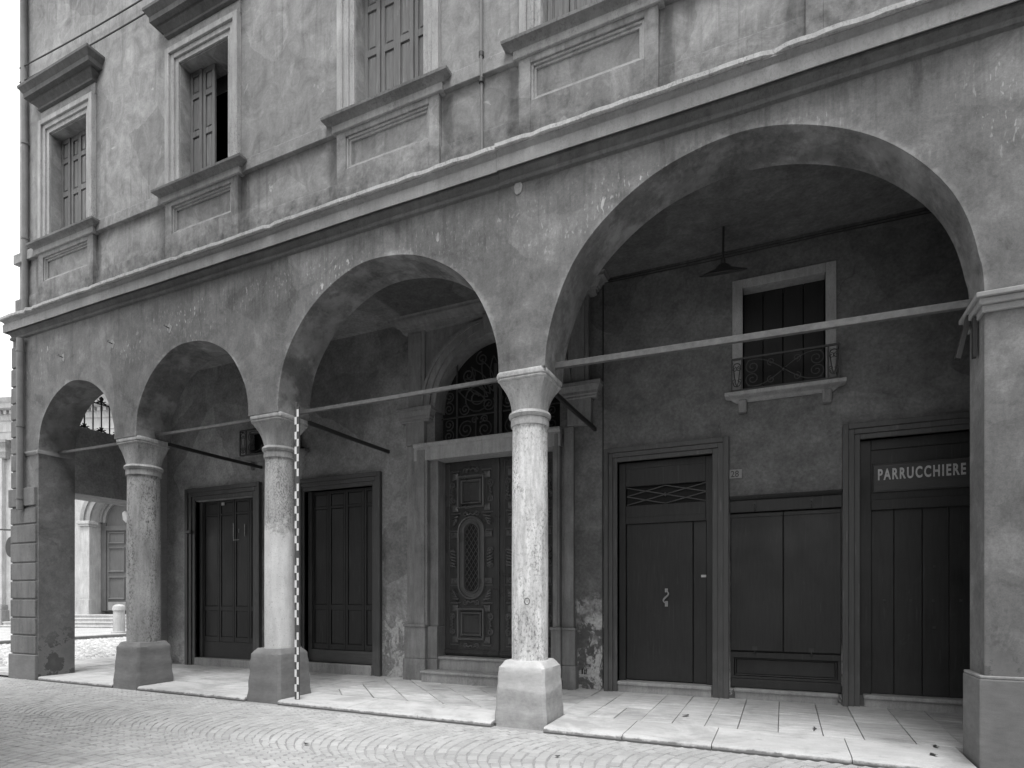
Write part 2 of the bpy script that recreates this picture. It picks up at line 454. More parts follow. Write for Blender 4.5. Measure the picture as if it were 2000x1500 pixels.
def obj(name, mb, mat, parent=None, bevel=0.0, smooth=False, seg=2):
    me = mb.mesh(name, smooth) if isinstance(mb, MB) else mb
    if mat and not me.materials: me.materials.append(MT[mat])
    o = bpy.data.objects.new(name, me); COL.objects.link(o)
    if parent:
        o.parent = parent
        if isinstance(mb, MB): o.matrix_parent_inverse = Matrix.Translation(-ORIG.get(parent.name, Vector()))
    if bevel:
        m = o.modifiers.new("edge", 'BEVEL'); m.width = bevel; m.segments = seg; m.limit_method = 'ANGLE'; m.angle_limit = R(40)
        m.harden_normals = False
    return o
ORIG = {}
def empty(name, loc, label, cat, group=None, rz=0.0):
    o = bpy.data.objects.new(name, None); COL.objects.link(o); o.location = loc; o.rotation_euler = (0, 0, rz)
    o.empty_display_size = .2
    if rz == 0.0: ORIG[o.name] = Vector(loc)
    return tag(o, label, cat, group)
def tag(o, label, cat, group=None):
    o["label"] = label; o["category"] = cat
    if group: o["group"] = group
    return o
def struct(o): o["kind"] = "structure"; return o
def stuff(o): o["kind"] = "stuff"; return o
def arc(cx, cz, r, a0, a1, n):
    return [(cx + r*math.cos(a0+(a1-a0)*i/n), cz + r*math.sin(a0+(a1-a0)*i/n)) for i in range(n+1)]
def spiral(cx, cz, r0, r1, a0, turns, n=26):
    return [(cx + (r0+(r1-r0)*i/n)*math.cos(a0+turns*2*math.pi*i/n), cz + (r0+(r1-r0)*i/n)*math.sin(a0+turns*2*math.pi*i/n)) for i in range(n+1)]
def at_y(p, y): return [(x, y, z) for x, z in p]
def text_mesh(body, size, depth, sx=1.0, bold=0.0, space=1.0):
    cu = bpy.data.curves.new("lettering", 'FONT'); cu.body = body; cu.size = size; cu.extrude = depth; cu.offset = bold
    cu.align_x = 'LEFT'; cu.resolution_u = 4; cu.space_character = space
    t = bpy.data.objects.new("lettering_tmp", cu); COL.objects.link(t)
    dg = bpy.context.evaluated_depsgraph_get(); me = bpy.data.meshes.new_from_object(t.evaluated_get(dg))
    bpy.data.objects.remove(t); bpy.data.curves.remove(cu)
    for v in me.vertices:
        x, y, z = v.co; v.co = (x*sx, -z, y)
    return me

# ------------------------------------------------------------------ ground, road, pavement
WY = 2.45                       # plane of the wall inside the arcade
XL, XR = -12.88, 5.0            # building ends
def pz(x, y):                   # pavement rises gently towards the wall
    t = max(0, min(1, y/WY)); return .058 + t*(.047 + .004*max(-12, min(0, x)))

g = MB().add([(-500,-500,-.03),(500,-500,-.03),(500,500,-.03),(-500,500,-.03)], [(0,1,2,3)])
struct(obj("ground", g, "dust"))
road = struct(obj("road", MB().add([(-30,-11,-.0075),(9,-11,-.0075),(9,.25,-.0075),(-30,.25,-.0075)], [(0,1,2,3)]), "dust"))

def sett_mesh():
    rs = []
    for k, z in ((.5, -.03), (.495, -.006), (.44, .0)):
        rs.append([(-k,-k,z),(k,-k,z),(k,k,z),(-k,k,z)])
    mb = MB().rings(rs); me = mb.mesh("sett"); me.materials.append(MT["sett"]); return me
setts = []
LW, AR = 1.9, 1.097              # lane width, arc radius of the segmental sett pattern
half = math.asin(LW/2/AR)
for lane in range(-1, 3):
    yc = -.88 - lane*LW
    na = 19
    for k in range(int(20.5/.112)):
        x0 = -16.6 + k*.112
        for i in range(na):
            th = -half + (i+.5)*2*half/na
            x = x0 - AR*(math.cos(th) - 1) ; y = yc + AR*math.sin(th)
            if y > -.10 - .01*max(0, x+9) or y < -5.0: continue
            setts.append((x + random.uniform(-.008,.008), y + random.uniform(-.008,.008), random.uniform(-.003,.003), -th + random.uniform(-.09,.09),
                          .112*math.cos(th)*random.uniform(.80,.93), 2*half*AR/na*random.uniform(.86,.97)))
sY, cY = math.sin(R(YAW)), math.cos(R(YAW))
def proj(x, y, z):
    yy = y + CAM_D; zc = -sY*x + cY*yy; xc = cY*x + sY*yy
    if zc < .1: return None
    return 1000 + 1167*xc/zc, 1165 - 1167*(z-CAM_H)/zc, zc
vis = []
for i, q in enumerate(setts):
    p = proj(q[0], q[1], 0)
    if p and 8 < p[0] < 1992 and p[1] < 1496: vis.append((p[2], i))
vis.sort(); near = set(i for _, i in vis[:300])
sm = sett_mesh(); rest = MB()
for i, (x, y, z, a, sx, sy) in enumerate(setts):
    if i in near:
        o = bpy.data.objects.new("sett", sm); COL.objects.link(o); o.parent = road
        o.location = (x, y, z); o.rotation_euler = (random.uniform(-.03,.03), random.uniform(-.03,.03), a); o.scale = (sx, sy, 1)
    else:
        c, s_ = math.cos(a), math.sin(a); t1, t2 = random.uniform(-.03,.03), random.uniform(-.03,.03)
        vs = []
        for k, dz in ((.5, -.03), (.495, -.006), (.44, .0)):
            for (ux, uy) in ((-k,-k),(k,-k),(k,k),(-k,k)):
                px, py = ux*sx, uy*sy
                vs.append((x + c*px - s_*py, y + s_*px + c*py, z + dz + (t1*px + t2*py if dz > -.02 else 0)))
        rest.add(vs, [(0,1,5,4),(1,2,6,5),(2,3,7,6),(3,0,4,7),(4,5,9,8),(5,6,10,9),(6,7,11,10),(7,4,8,11),(8,9,10,11)])
me = bpy.data.meshes.new("setts_far"); me.from_pydata(rest.v, [], rest.f); me.materials.append(MT["sett"])
o = bpy.data.objects.new("small_setts", me); COL.objects.link(o); o.parent = road; stuff(o)

# pavement under the arcade
pv = MB()
pv.add([(-14.5,-.02,.03),(XR,-.02,.03),(XR,WY+.3,.03),(-14.5,WY+.3,.03)], [(0,1,2,3)])
pv.add([(-14.5,WY+.3,.03),(-12.7,WY+.3,.03),(-12.7,12,.03),(-14.5,12,.03)], [(0,1,2,3)])
pave = struct(obj("pavement", pv, "dust"))
def clip(poly, nx, ny, d):      # keep nx*x+ny*y <= d
    out = []
    for i in range(len(poly)):
        a, b = poly[i], poly[(i+1) % len(poly)]
        da, db = nx*a[0]+ny*a[1]-d, nx*b[0]+ny*b[1]-d
        if da <= 0: out.append(a)
        if da*db < 0:
            t = da/(da-db); out.append((a[0]+(b[0]-a[0])*t, a[1]+(b[1]-a[1])*t))
    return out
def slab(poly, mat="slab", name="paving_slab", gap=.006, lift=0.0, low=-.03):
    if len(poly) < 3: return
    cx = sum(p[0] for p in poly)/len(poly); cy = sum(p[1] for p in poly)/len(poly)
    ar = abs(sum(poly[i][0]*poly[(i+1)%len(poly)][1]-poly[(i+1)%len(poly)][0]*poly[i][1] for i in range(len(poly))))/2
    if ar < .006: return
    def sh(d):
        r = []
        for x, y in poly:
            l = math.hypot(x-cx, y-cy) or 1; r.append((x-(x-cx)/l*d*1.4, y-(y-cy)/l*d*1.4))
        return r
    dz = lift + random.uniform(-.004,.004); tx, ty = random.uniform(-.006,.006), random.uniform(-.006,.006)
    hz = lambda x, y: pz(x, y) + dz + tx*(x-cx) + ty*(y-cy)
    rs = [[(x, y, low) for x, y in sh(gap)], [(x, y, hz(x,y)-.006) for x, y in sh(gap)], [(x, y, hz(x,y)) for x, y in sh(gap+.006)]]
    return obj(name, MB().rings(rs), mat, pave)
def rect(x0, x1, y0, y1): return [(x0,y0),(x1,y0),(x1,y1),(x0,y1)]
# edge stones with a rounded, chipped arris
def kerb(x0, x1, ya, yb):
    n = 14; gap = .004; rs = []
    for i in range(n+1):
        x = x0+gap + (x1-x0-2*gap)*i/n; e = ya + (yb-ya)*i/n + random.uniform(-.008,.006)
        h = pz(x, 0) + random.uniform(-.003,.002)
        rs.append([(x,e+.02,-.04),(x,e,.012),(x,e+.006,h-.02),(x,e+.025,h-.004),(x,e+.06,h),(x,.615,pz(x,.6)),(x,.615,-.04)])
    return obj("kerb_stone", MB().rings(rs), "kerb", pave, 0, True)
def kerb_y(x): return -.03 - .0135*max(0, x+9)
for a, b in ((-12.06,-9.97),(-9.33,-6.96),(-6.33,-3.03),(-2.39,1.47)):
    x = a
    while x < b - .02:
        l = random.uniform(.85, 1.25)
        if b - x - l < .5: l = b - x
        kerb(x, x+l, kerb_y(x), kerb_y(x+l)); x += l
# ends behind and beside the plinths and piers
for a, b in ((-9.97,-9.33),(-6.96,-6.33),(-3.03,-2.39)):
    slab(rect(a, b, .3, .615))
# slabs between edge stones and wall
xs = [-2.86,-2.47,-2.10,-1.80,-1.49,-1.14,-.79,-.45,-.05,.37,.73,1.165,1.55,1.95,2.4,2.85,3.3,3.75,4.2,4.6,5.0]
for i in range(len(xs)-1):
    cut = random.choice([1.3,1.45,1.7,1.9])
    slab(rect(xs[i], xs[i+1], .618, cut)); slab(rect(xs[i], xs[i+1], cut, WY+.05))
k = 0
for i in range(-30, 30):       # stones laid on the diagonal in front of the portal
    for j in range(-30, 30):
        u, v = i*.4, j*.4; c = math.cos(R(45))
        q = [((u+a)*c-(v+b)*c-4.4, (u+a)*c+(v+b)*c+1.5) for a, b in ((0,0),(.4,0),(.4,.4),(0,.4))]
        for nx, ny, d in ((1,0,-2.865),(-1,0,6.2),(0,1,WY+.05),(0,-1,-.62)):
            q = clip(q, nx, ny, d)
            if not q: break
        if q: slab(q)
x = -6.2
while x > -14.4:
    wd = random.uniform(.42,.62); nx = max(x-wd, -14.5)
    cuts = [.618, random.uniform(1.1,1.35), random.uniform(1.75,1.95), WY+.05]
    if nx < -12.2: cuts = [.1] + cuts
    for a, b in zip(cuts, cuts[1:]): slab(rect(nx, x, a, b))
    x = nx
y = WY+.06
while y < 11.5:
    for a, b in ((-14.5,-13.7),(-13.7,-12.9)): slab(rect(a, b, y, y+.7))
    y += .7

# ------------------------------------------------------------------ the arcaded building
B = empty("arcaded_building", (0,0,0), "two-storey plastered building with a round-arched street arcade on stone columns", "building")
WT = .60                        # arcade wall thickness
poly = [(XL,-.03),(-12.08,-.03)]
feet = []
for (cx, cz, r) in ARCHES:
    ph = cx*7.0
    poly += [(x + (x-cx)/r*wb, z + (z-cz)/r*wb) for x, z, wb in [(x, z, .006*math.sin(ph+i*.29)+.003*math.sin(ph*2+i*.53) if 3 < i < 69 else 0.0) for i, (x, z) in enumerate(arc(cx, cz, r, math.pi, 0, 72))]]
    feet.append((cx-r, cx+r))
    if r < 1.9: poly += [(cx+r, 4.055)]
    nxt = ARCHES.index((cx,cz,r)) + 1
    if nxt < len(ARCHES): poly += [(ARCHES[nxt][0]-ARCHES[nxt][2], 4.055)]
poly += [(1.535,-.03),(XR,-.03),(XR,6.2),(XL,6.2)]
aw = MB().prism(poly, 0, WT)
def wall_back(x): return WT - .17*max(0, min(1, (x+.2)/1.7))        # the wall thins towards the right-hand pier
aw.v = [(x, wall_back(x) if y > .1 else y, z) for x, y, z in aw.v]
obj("arcade_wall", aw, "facade", B, .014, True, 2)

# wall with rectangular openings on a grid; axis 'x' runs along X at y0..y1
def gridwall(x0, x1, z0, z1, y0, y1, holes):
    xs = sorted(set([x0,x1] + [h[0] for h in holes] + [h[1] for h in holes]))
    zs = sorted(set([z0,z1] + [h[2] for h in holes] + [h[3] for h in holes]))
    solid = lambda i, j: 0 <= i < len(xs)-1 and 0 <= j < len(zs)-1 and not any(h[0] <= (xs[i]+xs[i+1])/2 <= h[1] and h[2] <= (zs[j]+zs[j+1])/2 <= h[3] for h in holes)
    mb = MB(); idx = {}
    def V(i, j, k):
        key = (i,j,k)
        if key not in idx: idx[key] = len(mb.v); mb.v.append((xs[i], (y0,y1)[k], zs[j]))
        return idx[key]
    for i in range(len(xs)-1):
        for j in range(len(zs)-1):
            if not solid(i,j): continue
            mb.f.append((V(i,j,0),V(i+1,j,0),V(i+1,j+1,0),V(i,j+1,0))); mb.f.append((V(i,j,1),V(i,j+1,1),V(i+1,j+1,1),V(i+1,j,1)))
            if not solid(i-1,j): mb.f.append((V(i,j,0),V(i,j+1,0),V(i,j+1,1),V(i,j,1)))
            if not solid(i+1,j): mb.f.append((V(i+1,j,0),V(i+1,j,1),V(i+1,j+1,1),V(i+1,j+1,0)))
            if not solid(i,j-1): mb.f.append((V(i,j,0),V(i,j,1),V(i+1,j,1),V(i+1,j,0)))
            if not solid(i,j+1): mb.f.append((V(i,j+1,0),V(i+1,j+1,0),V(i+1,j+1,1),V(i,j+1,1)))
    return mb
WIN = [-11.18, -7.845, -4.515, -1.93, .96]
UX = -12.66
obj("upper_wall", gridwall(UX, XR, 6.2, 13.2, 0.0, .42, [(c-.525, c+.525, 7.66, 9.6) for c in WIN]), "upper", B)
PORT = (-5.36, -3.12, -.03, 5.72)
holes = [(-11.19,-9.53,.2,3.47), (-8.22,-6.64,.26,3.46), PORT, (-2.22,-.89,.24,3.455), (-.66,.675,.24,2.80), (.875,2.235,.25,3.455), (-.50,.492,4.22,5.65), (-9.65,-8.35,4.26,4.74)]
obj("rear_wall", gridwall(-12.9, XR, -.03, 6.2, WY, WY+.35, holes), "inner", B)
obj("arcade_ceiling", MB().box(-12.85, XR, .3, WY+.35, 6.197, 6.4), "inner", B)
# end wall of the arcade on the left with a low passage and a grilled opening above it
ew = MB()
ew.box(XL+.002, -12.082, 2.09, WY-.003, -.03, 6.19)
obj("end_jamb", ew, "pier", B)
obj("end_lintel", MB().box(XL+.004, -12.084, WT-.02, 2.092, 3.42, 4.69), "inner", B, .01)
obj("end_head", MB().box(XL+.004, -12.084, WT-.02, 2.092, 5.75, 6.19), "inner", B)
obj("side_wall", MB().box(XL+.001, -12.5, WY+.345, 11, -.03, 6.2), "facade", B)
obj("side_wall", MB().box(UX+.002, UX+.4, .415, 11, 6.3, 13.19), "upper", B)
obj("end_wall", MB().box(XR-.3, XR-.002, .3, 11, -.03, 13.19), "inner", B)
obj("room_partition", MB().box(UX+.4, XR-.3, 3.6, 3.8, 6.4, 13.1), "dark", B)
obj("back_room_wall", MB().box(-12.5, XR-.3, 3.4, 3.5, -.03, 6.19), "dark", B)
rf = obj("roof", MB().box(UX-.7, XR+.3, -.75, 11.5, 13.2, 13.45), "roof", B)

# string cornice above the arches, mitred round the left corner
BED = [(0,6.16),(.030,6.175),(.038,6.198),(.030,6.222),(.016,6.226),(.022,6.244),(.036,6.272),(.062,6.292),(.066,6.318),(0,6.33)]
PROF = [(.02,6.345),(.07,6.345),(.085,6.338),(.094,6.302),(.108,6.300),(.112,6.44),(.092,6.446),(.096,6.468),(.118,6.494),(.132,6.500),(.132,6.54),(.13,6.578),(0,6.60)]
def cornice(x0, x1, off, corner):
    def sweep(prof):
        mb = MB(); rows = []
        for p, z in prof:
            p = p + (off if p > 0 else 0); z = z + off*.6
            m_ = int((x1-x0)/.5); r = []
            for i in range(m_):
                x = x1 + (x0-x1)*i/m_; r.append((x, -p - (.003*math.sin(x*2.3+z*9)+.0015*math.sin(x*5.1) if p > 0 else 0), z + .003*math.sin(x*1.1)))
            r += [(x0-p,-p,z),(x0-p,11,z)] if corner else [(x0,-p,z)]
            rows.append(r)
        n = len(rows[0]); m = len(rows)
        fs = [(k*n+i, k*n+i+1, (k+1)*n+i+1, (k+1)*n+i) for k in range(m-1) for i in range(n-1)]
        fs.append(tuple(k*n for k in range(m))); fs.append(tuple(k*n+n-1 for k in range(m)))
        return mb.add([q for r in rows for q in r], fs)
    c = obj("cornice", sweep(PROF), "cornice", B, 0, True)
    obj("bed_moulding", sweep(BED), "hood", c, 0, True)  # darker than the cornice: underside shade put into the colour
    xa = x0-.168 if corner else x0; n = int((x1-xa)/.11); rs = []
    for i in range(n+1):
        x = xa + (x1-xa)*i/n; e = .168+off+random.uniform(-.010,.004) - (random.uniform(.01,.03) if random.random() < .07 else 0); z = off*.6 + .003*math.sin(x*1.1) + random.uniform(-.003,.003)
        rs.append([(x,-.06,6.515+z),(x,-e+.012,6.513+z),(x,-e,6.523+z),(x,-e+.002,6.566+z),(x,-e+.012,6.575+z),(x,-.06,6.588+z)])
    obj("ledge", MB().rings(rs), "ledge", c, 0, True)
    if corner: obj("ledge", MB().box(x0-.168, x0-.06, -.06, 11, 6.515, 6.574), "ledge", c, .01)
cornice(XL, -2.96, 0, True)
cornice(-2.955, XR, .006, False)
obj("upper_base_course", MB().box(UX-.11, XR, -.022, .01, 6.58, 6.885).box(UX-.11, UX-.002, .01, 11, 6.58, 6.885), "upper", B, .006)
for a, b in zip([UX-.09] + [c+.78 for c in WIN], [c-.78 for c in WIN] + [XR]):
    obj("string_course", MB().box(a, b, -.06, .01, 7.515, 7.685), "upper", B, .008)
obj("string_course", MB().box(UX-.09, UX-.001, .01, 11, 7.515, 7.685), "upper", B, .008)

# upper windows
def shutter_leaf(x0, x1, z0, z1, y, ang=0.0, hinge=None):
    """framed leaf with three recessed panels"""
    st = .055; th = .035
    rails = [z0, z0+.09, z0+.86, z0+.95, z1-.42, z1-.34, z1-.07, z1]
    f = MB().box(x0, x0+st, y, y+th, z0, z1).box(x1-st, x1, y, y+th, z0, z1)
    for a, b in ((0,1),(2,3),(4,5),(6,7)): f.box(x0+st, x1-st, y+.001, y+th-.001, rails[a], rails[b])
    lf = obj("shutter", f, "shutter", B, .004)
    for a, b in ((1,2),(3,4),(5,6)):
        p = MB(); xa, xb, za, zb = x0+st-.002, x1-st+.002, rails[a]-.002, rails[b]+.002
        rs = []
        for d, yy in ((0, y+.022), (.018, y+.02), (.032, y+.008), (.033, y+.008)):
            rs.append([(xa+d,yy,za+d),(xb-d,yy,za+d),(xb-d,yy,zb-d),(xa+d,yy,zb-d)])
        p.rings(rs); obj("panel", p, "shutter", lf)
    if hinge is not None:
        c = [lf] + list(lf.children)
        lf.matrix_parent_inverse = Matrix.Translation((hinge,y,0)) @ Matrix.Rotation(R(ang),4,'Z') @ Matrix.Translation((-hinge,-y,0))
    return lf
def window(c, state):
    o, w_ = .525, .765
    fr = MB()
    for (a, b, pr) in ((.525,.60,.030),(.60,.68,.055),(.68,.765,.085)):
        fr.box(c-b, c-a, -pr, .0, 7.66, 9.6+(b-.525)); fr.box(c+a, c+b, -pr, .0, 7.66, 9.6+(b-.525))
        fr.box(c-a, c+a, -pr, .0, 9.6+(a-.525), 9.6+(b-.525))
    wf = obj("window_frame", fr, "frame", B, .006)
    obj("reveal", MB().box(c-.5249, c-.515, 0, .4, 7.66, 9.59).box(c+.515, c+.5249, 0, .4, 7.66, 9.59).box(c-.515, c+.515, 0, .4, 9.58, 9.599), "upper", wf)
    obj("frieze", MB().box(c-.77, c+.77, -.03, .005, 9.842, 10.03), "upper", wf, .006)
    obj("hood", MB().mould(c-.70, c+.70, 0, [(.05,10.03),(.075,10.04),(.08,10.07),(.07,10.08),(.10,10.12),(.14,10.15),(.145,10.19),(.22,10.195),(.225,10.27),(.24,10.285),(.265,10.325),(.285,10.345),(.287,10.385),(.02,10.43)]), "hood", wf, 0, True)
    obj("sill", MB().mould(c-.755, c+.755, 0, [(.10,7.585),(.105,7.60),(.115,7.612),(.16,7.635),(.185,7.642),(.19,7.672),(.02,7.695)]), "sill", wf, 0, True)
    obj("sill_bed", MB().mould(c-.73, c+.73, 0, [(.095,7.495),(.10,7.50),(.10,7.586)]), "frame", wf, .004)
    ap = MB().box(c-.775, c-.63, -.07, 0, 6.6, 7.498).box(c+.63, c+.775, -.07, 0, 6.6, 7.498).box(c-.63, c+.63, -.0701, 0, 6.6, 6.998).box(c-.63, c+.63, -.0701, 0, 7.42, 7.498)
    obj("apron", ap, "upper", wf, .005)
    obj("apron_moulding", MB().ringrect(c-.63, c+.63, 6.998, 7.42, .028, -.05, 0).ringrect(c-.602, c+.602, 7.026, 7.392, .03, -.03, 0), "frame", wf, .005)
    obj("apron_panel", MB().box(c-.572, c+.572, -.008, .004, 7.056, 7.362), "upper", wf)
    y = .16; n = 4; lw = 1.03/n
    for i in range(n):
        x0 = c-.515 + i*lw
        if state == 'half' and i >= 2: continue
        shutter_leaf(x0+.003, x0+lw-.003, 7.70, 9.57, y + (.02 if i % 2 else 0))
for c, s_ in zip(WIN, ('shut','half','shut','shut','shut')): window(c, s_)

# ------------------------------------------------------------------ columns
CY = .30
def sq(cx, cy, h, z, n=40, rnd=0.0):
    """square ring of half width h; rnd 0..1 blends it into a circle of radius h"""
    r = []
    for i in range(n):
        a = 2*math.pi*(i+.5)/n + math.pi/4; c, d = math.cos(a), math.sin(a); k = 1/max(abs(c), abs(d))
        k = k*(1-rnd) + rnd; r.append((cx+h*k*c, cy+h*k*d, z))
    return r
def column(cx, rad, shaft, cap, plinth, hw, round_top=False):
    sh = MB().lathe([(rad*1.0,.73),(rad*1.005,.9),(rad*1.01,1.6),(rad*1.0,2.4),(rad*.975,3.2),(rad*.97,3.47)], cx, CY, 48)
    col = obj("column", sh, shaft, B, 0, True)
    obj("neck_band", MB().lathe([(rad*.96,3.465),(rad*1.05,3.47),(rad*1.06,3.50),(rad*1.05,3.555),(rad*.96,3.56)], cx, CY, 48), cap, col, 0, True)
    nr = rad*1.14
    obj("astragal", MB().lathe([(rad*.95,3.555),(nr*.95,3.56),(nr,3.575),(nr*1.03,3.595),(nr,3.618),(nr*.95,3.63),(rad*.95,3.635)], cx, CY, 48), cap, col, 0, True)
    rs = []
    for t in (0,.12,.25,.4,.55,.68,.8,.9,.96,1.0):
        h = rad*1.0 + (hw-.03-rad*1.0)*(t**2.6*.92+.08*t); z = 3.63 + .325*t
        rs.append(sq(cx, CY, h, z, 48, max(0, 1 - t*1.15)**.8 if t < .87 else 0))
    obj("capital", MB().rings(rs), cap, col, 0, True)
    ab = MB().rings([sq(cx,CY,hw-.035,3.953,4*10), sq(cx,CY,hw-.012,3.965,40), sq(cx,CY,hw-.008,3.985,40), sq(cx,CY,hw-.022,3.99,40), sq(cx,CY,hw-.004,3.997,40), sq(cx,CY,hw,4.03,40), sq(cx,CY,hw-.008,4.062,40)])
    obj("abacus", ab, cap, col, .006, True)
    prs = []
    for k in range(15):
        t = k/14; z = -.03 + .70*t; h = .325 - .041*t**1.05
        prs.append([(x + random.uniform(-.0035,.0035), y + random.uniform(-.0035,.0035), zz_) for x, y, zz_ in sq(cx, CY, h + .003*math.sin(k*1.3+cx), z, 56)])
    ht = .235 if not round_top else .25
    prs += [[(x + random.uniform(-.004,.004), y + random.uniform(-.004,.004), zz_ + random.uniform(-.005,.005)) for x, y, zz_ in sq(cx, CY, .284 + (ht-.284)*t, .67+.07*t, 56, .10*t)] for t in (.25,.6,1.0)]
    prs += [sq(cx, CY, .22, .747, 56)]
    pr = MB().rings(prs)
    pr_old = MB().rings([sq(cx,CY,.325,-.03,40), sq(cx,CY,.323,.02,40), sq(cx,CY,.288,.655,40), sq(cx,CY,.284,.67,40), sq(cx,CY,.235 if not round_top else .25,.742,40), sq(cx,CY,.228,.748,40)])
    obj("plinth", pr, plinth, col, 0, True)
    return col
column(-9.66, .245, "shaft1", "cap1", "plinth", .297, True)
column(-6.655, .205, "shaft2", "cap1", "plinth", .30)
pale = column(-2.72, .213, "shaft3", "cap", "plinth3", .31)

kc = Vector((-2.72,CY,0)); kd = Vector((0-kc.x, -CAM_D-kc.y, 0)).normalized(); kd = Matrix.Rotation(R(-9),3,'Z') @ kd  # small dark disc standing for a knot hole in the shaft
kp = kc + kd*.212 + Vector((0,0,1.43)); ks = kd.cross(Vector((0,0,1)))
obj("knot_hole", MB().rings([[tuple(kp + kd*o_ + ks*r_*math.cos(2*math.pi*i/16) + Vector((0,0,r_*1.25*math.sin(2*math.pi*i/16)))) for i in range(16)] for o_, r_ in ((-.02,.034),(.004,.034),(.006,.028),(-.001,.024),(-.001,.004))]), "quoin", pale, 0, True)
# corner pier: quoins, impost
zq = [.445,.79,1.105,1.44,1.77,2.096,2.448,2.79,3.10]
qd = obj("corner_rustication", MB().box(XL-.006, -12.10, -.006, .5, -.03, 3.44), "quoin", B)
def quoin(x0, x1, z0, z1, pr):
    mb = MB().box(x0, x1, -pr, .55, z0+.012, z1-.012)
    return obj("quoin", mb, "quoin", qd, .012)
obj("quoin_base", MB().box(XL-.055, -12.095, -.05, .6, -.03, .44), "plinth", qd, .012)
for a, b in zip(zq, zq[1:]): quoin(XL-.032, -12.12, a, b, .028)
quoin(XL-.06, -12.12, 3.10, 3.45, .05)
zz = [3.45,3.765,4.08,4.385,4.70,5.0,5.31,5.65,6.05]
for i, (a, b) in enumerate(zip(zz, zz[1:])): quoin(XL-.028 if i < 7 else XL-.01, -12.58, a, b, .022)
obj("impost", MB().mould(-12.50, -12.08, 0, [(0,4.02),(.012,4.03),(.03,4.06),(.034,4.085),(0,4.10)], False).box(-12.09,-12.05,-.03,WT-.02,4.03,4.095), "pier", B, .005)
# right pier: impost and base
imp = MB()
for z0, z1, p in ((3.86,3.92,.02),(3.92,3.975,.045),(3.975,4.02,.07)):
    imp.box(1.535-p, XR+.01, -p, WT-.17+p, z0, z1)
obj("pier_impost", imp, "pier", B, .008)
obj("pier_base", MB().box(1.535-.045, XR+.01, -.05, WT-.13, -.03, .80), "plinth", B, .015)
obj("pier_cap_strip", MB().box(1.535-.04, XR+.01, -.046, WT-.135, .80, .822), "white", B, .006)

# iron tie rods
def rod(p, q, t=.024, name="tie_rod", h=.03, mat="rod"):
    p, q = Vector(p), Vector(q); d = (q-p).normalized(); n = Vector((0,0,1)); s_ = d.cross(n).normalized(); n = s_.cross(d)
    mid = (p+q)/2 - Vector((0,0,.006)); rs = []
    for pt in (p, mid, q):
        rs.append([pt+s_*a*t+n*b*h for a, b in ((-1,-1),(1,-1),(1,1),(-1,1))])
    return obj(name, MB().rings(rs), mat, B, .004)
rod((-12.2,.33,4.115),(-9.8,.33,4.10), .018, "tie_rod", .022); rod((-9.5,.33,4.14),(-6.85,.33,4.12), .018, "tie_rod", .022)
rod((-6.45,.33,4.115),(-2.9,.33,4.115), .02, "tie_rod", .025); rod((-2.5,.33,4.165),(1.56,.33,4.09), .026, "tie_rod", .034)
for x, z in ((-9.33,4.02),(-6.30,4.02),(-2.56,3.985)): rod((x,.5,z),(x,WY+.02,z), .02, "cross_tie_rod", .028, "iron")
# anchor straps on the right pier
st = MB().box(1.49, 1.52, .14, .19, 3.55, 3.90); st.add([(1.40,.30,3.62),(1.44,.30,3.60),(1.52,.28,3.97),(1.48,.28,3.98),(1.40,.36,3.62),(1.44,.36,3.60),(1.52,.34,3.97),(1.48,.34,3.98)], [(0,1,2,3),(7,6,5,4),(0,4,5,1),(1,5,6,2),(2,6,7,3),(3,7,4,0)])
obj("anchor_strap", st, "iron", B, .003)

# wall hooks left in the plaster
for x, z in ((-11.35,5.62),(-10.0,5.62),(-8.62,5.62)):
    hk = MB().tube([(x,.02,z),(x,-.05,z+.005),(x-.03,-.06,z+.02),(x-.035,-.05,z+.045)], .009, 6)
    obj("wall_hook", hk, "iron", B)
    cpts = [(x+.01+.05*math.cos(a)*random.uniform(.6,1.2), z+.07*math.sin(a)*random.uniform(.6,1.2)) for a in [2*math.pi*i/11 for i in range(11)]]
    obj("plaster_patch", MB().prism(cpts, -.004, .002), "white", B)
# broken rosette where the cornice bed moulding stops
cpts = [(-2.74+.055*math.cos(a)*random.uniform(.7,1.2), 6.125+.085*math.sin(a)*random.uniform(.85,1.1)) for a in [2*math.pi*i/16 for i in range(16)]]
obj("plaster_patch", MB().prism(cpts, -.014, .002), "trim", B, .005)

# ------------------------------------------------------------------ doors on the rear wall
def panel_ring(x0, x1, z0, z1, y, w=.03, h=.014): return MB().bevelring(x0, x1, z0, z1, w, y, h)
def raised(x0, x1, z0, z1, y, mat, parent, name="panel", d=.03, pr=.012):
    rs = [[(x0,y,z0),(x1,y,z0),(x1,y,z1),(x0,y,z1)], [(x0+d,y-pr,z0+d),(x1-d,y-pr,z0+d),(x1-d,y-pr,z1-d),(x0+d,y-pr,z1-d)]]
    return obj(name, MB().rings(rs), mat, parent)
def door_frame(xo0, xo1, xi0, xi1, zt, zi, zb, parent, mat="doorframe", steps=3, foot=.06):
    mb = MB()
    for k in range(steps):
        a = k/steps; b = (k+1)/steps
        pr = .035 + .022*k
        l0 = xi0+(xo0-xi0)*a; l1 = xi0+(xo0-xi0)*b; r0 = xi1+(xo1-xi1)*a; r1 = xi1+(xo1-xi1)*b
        h0 = zi+(zt-zi)*a; h1 = zi+(zt-zi)*b
        mb.box(l1, l0, WY-pr, WY+.12 if k == 0 else WY, foot, h1); mb.box(r0, r1, WY-pr, WY+.12 if k == 0 else WY, foot, h1)
        mb.box(l0, r0, WY-pr, WY+.12 if k == 0 else WY, h0, h1)
    return obj("door_frame", mb, mat, parent, .006)

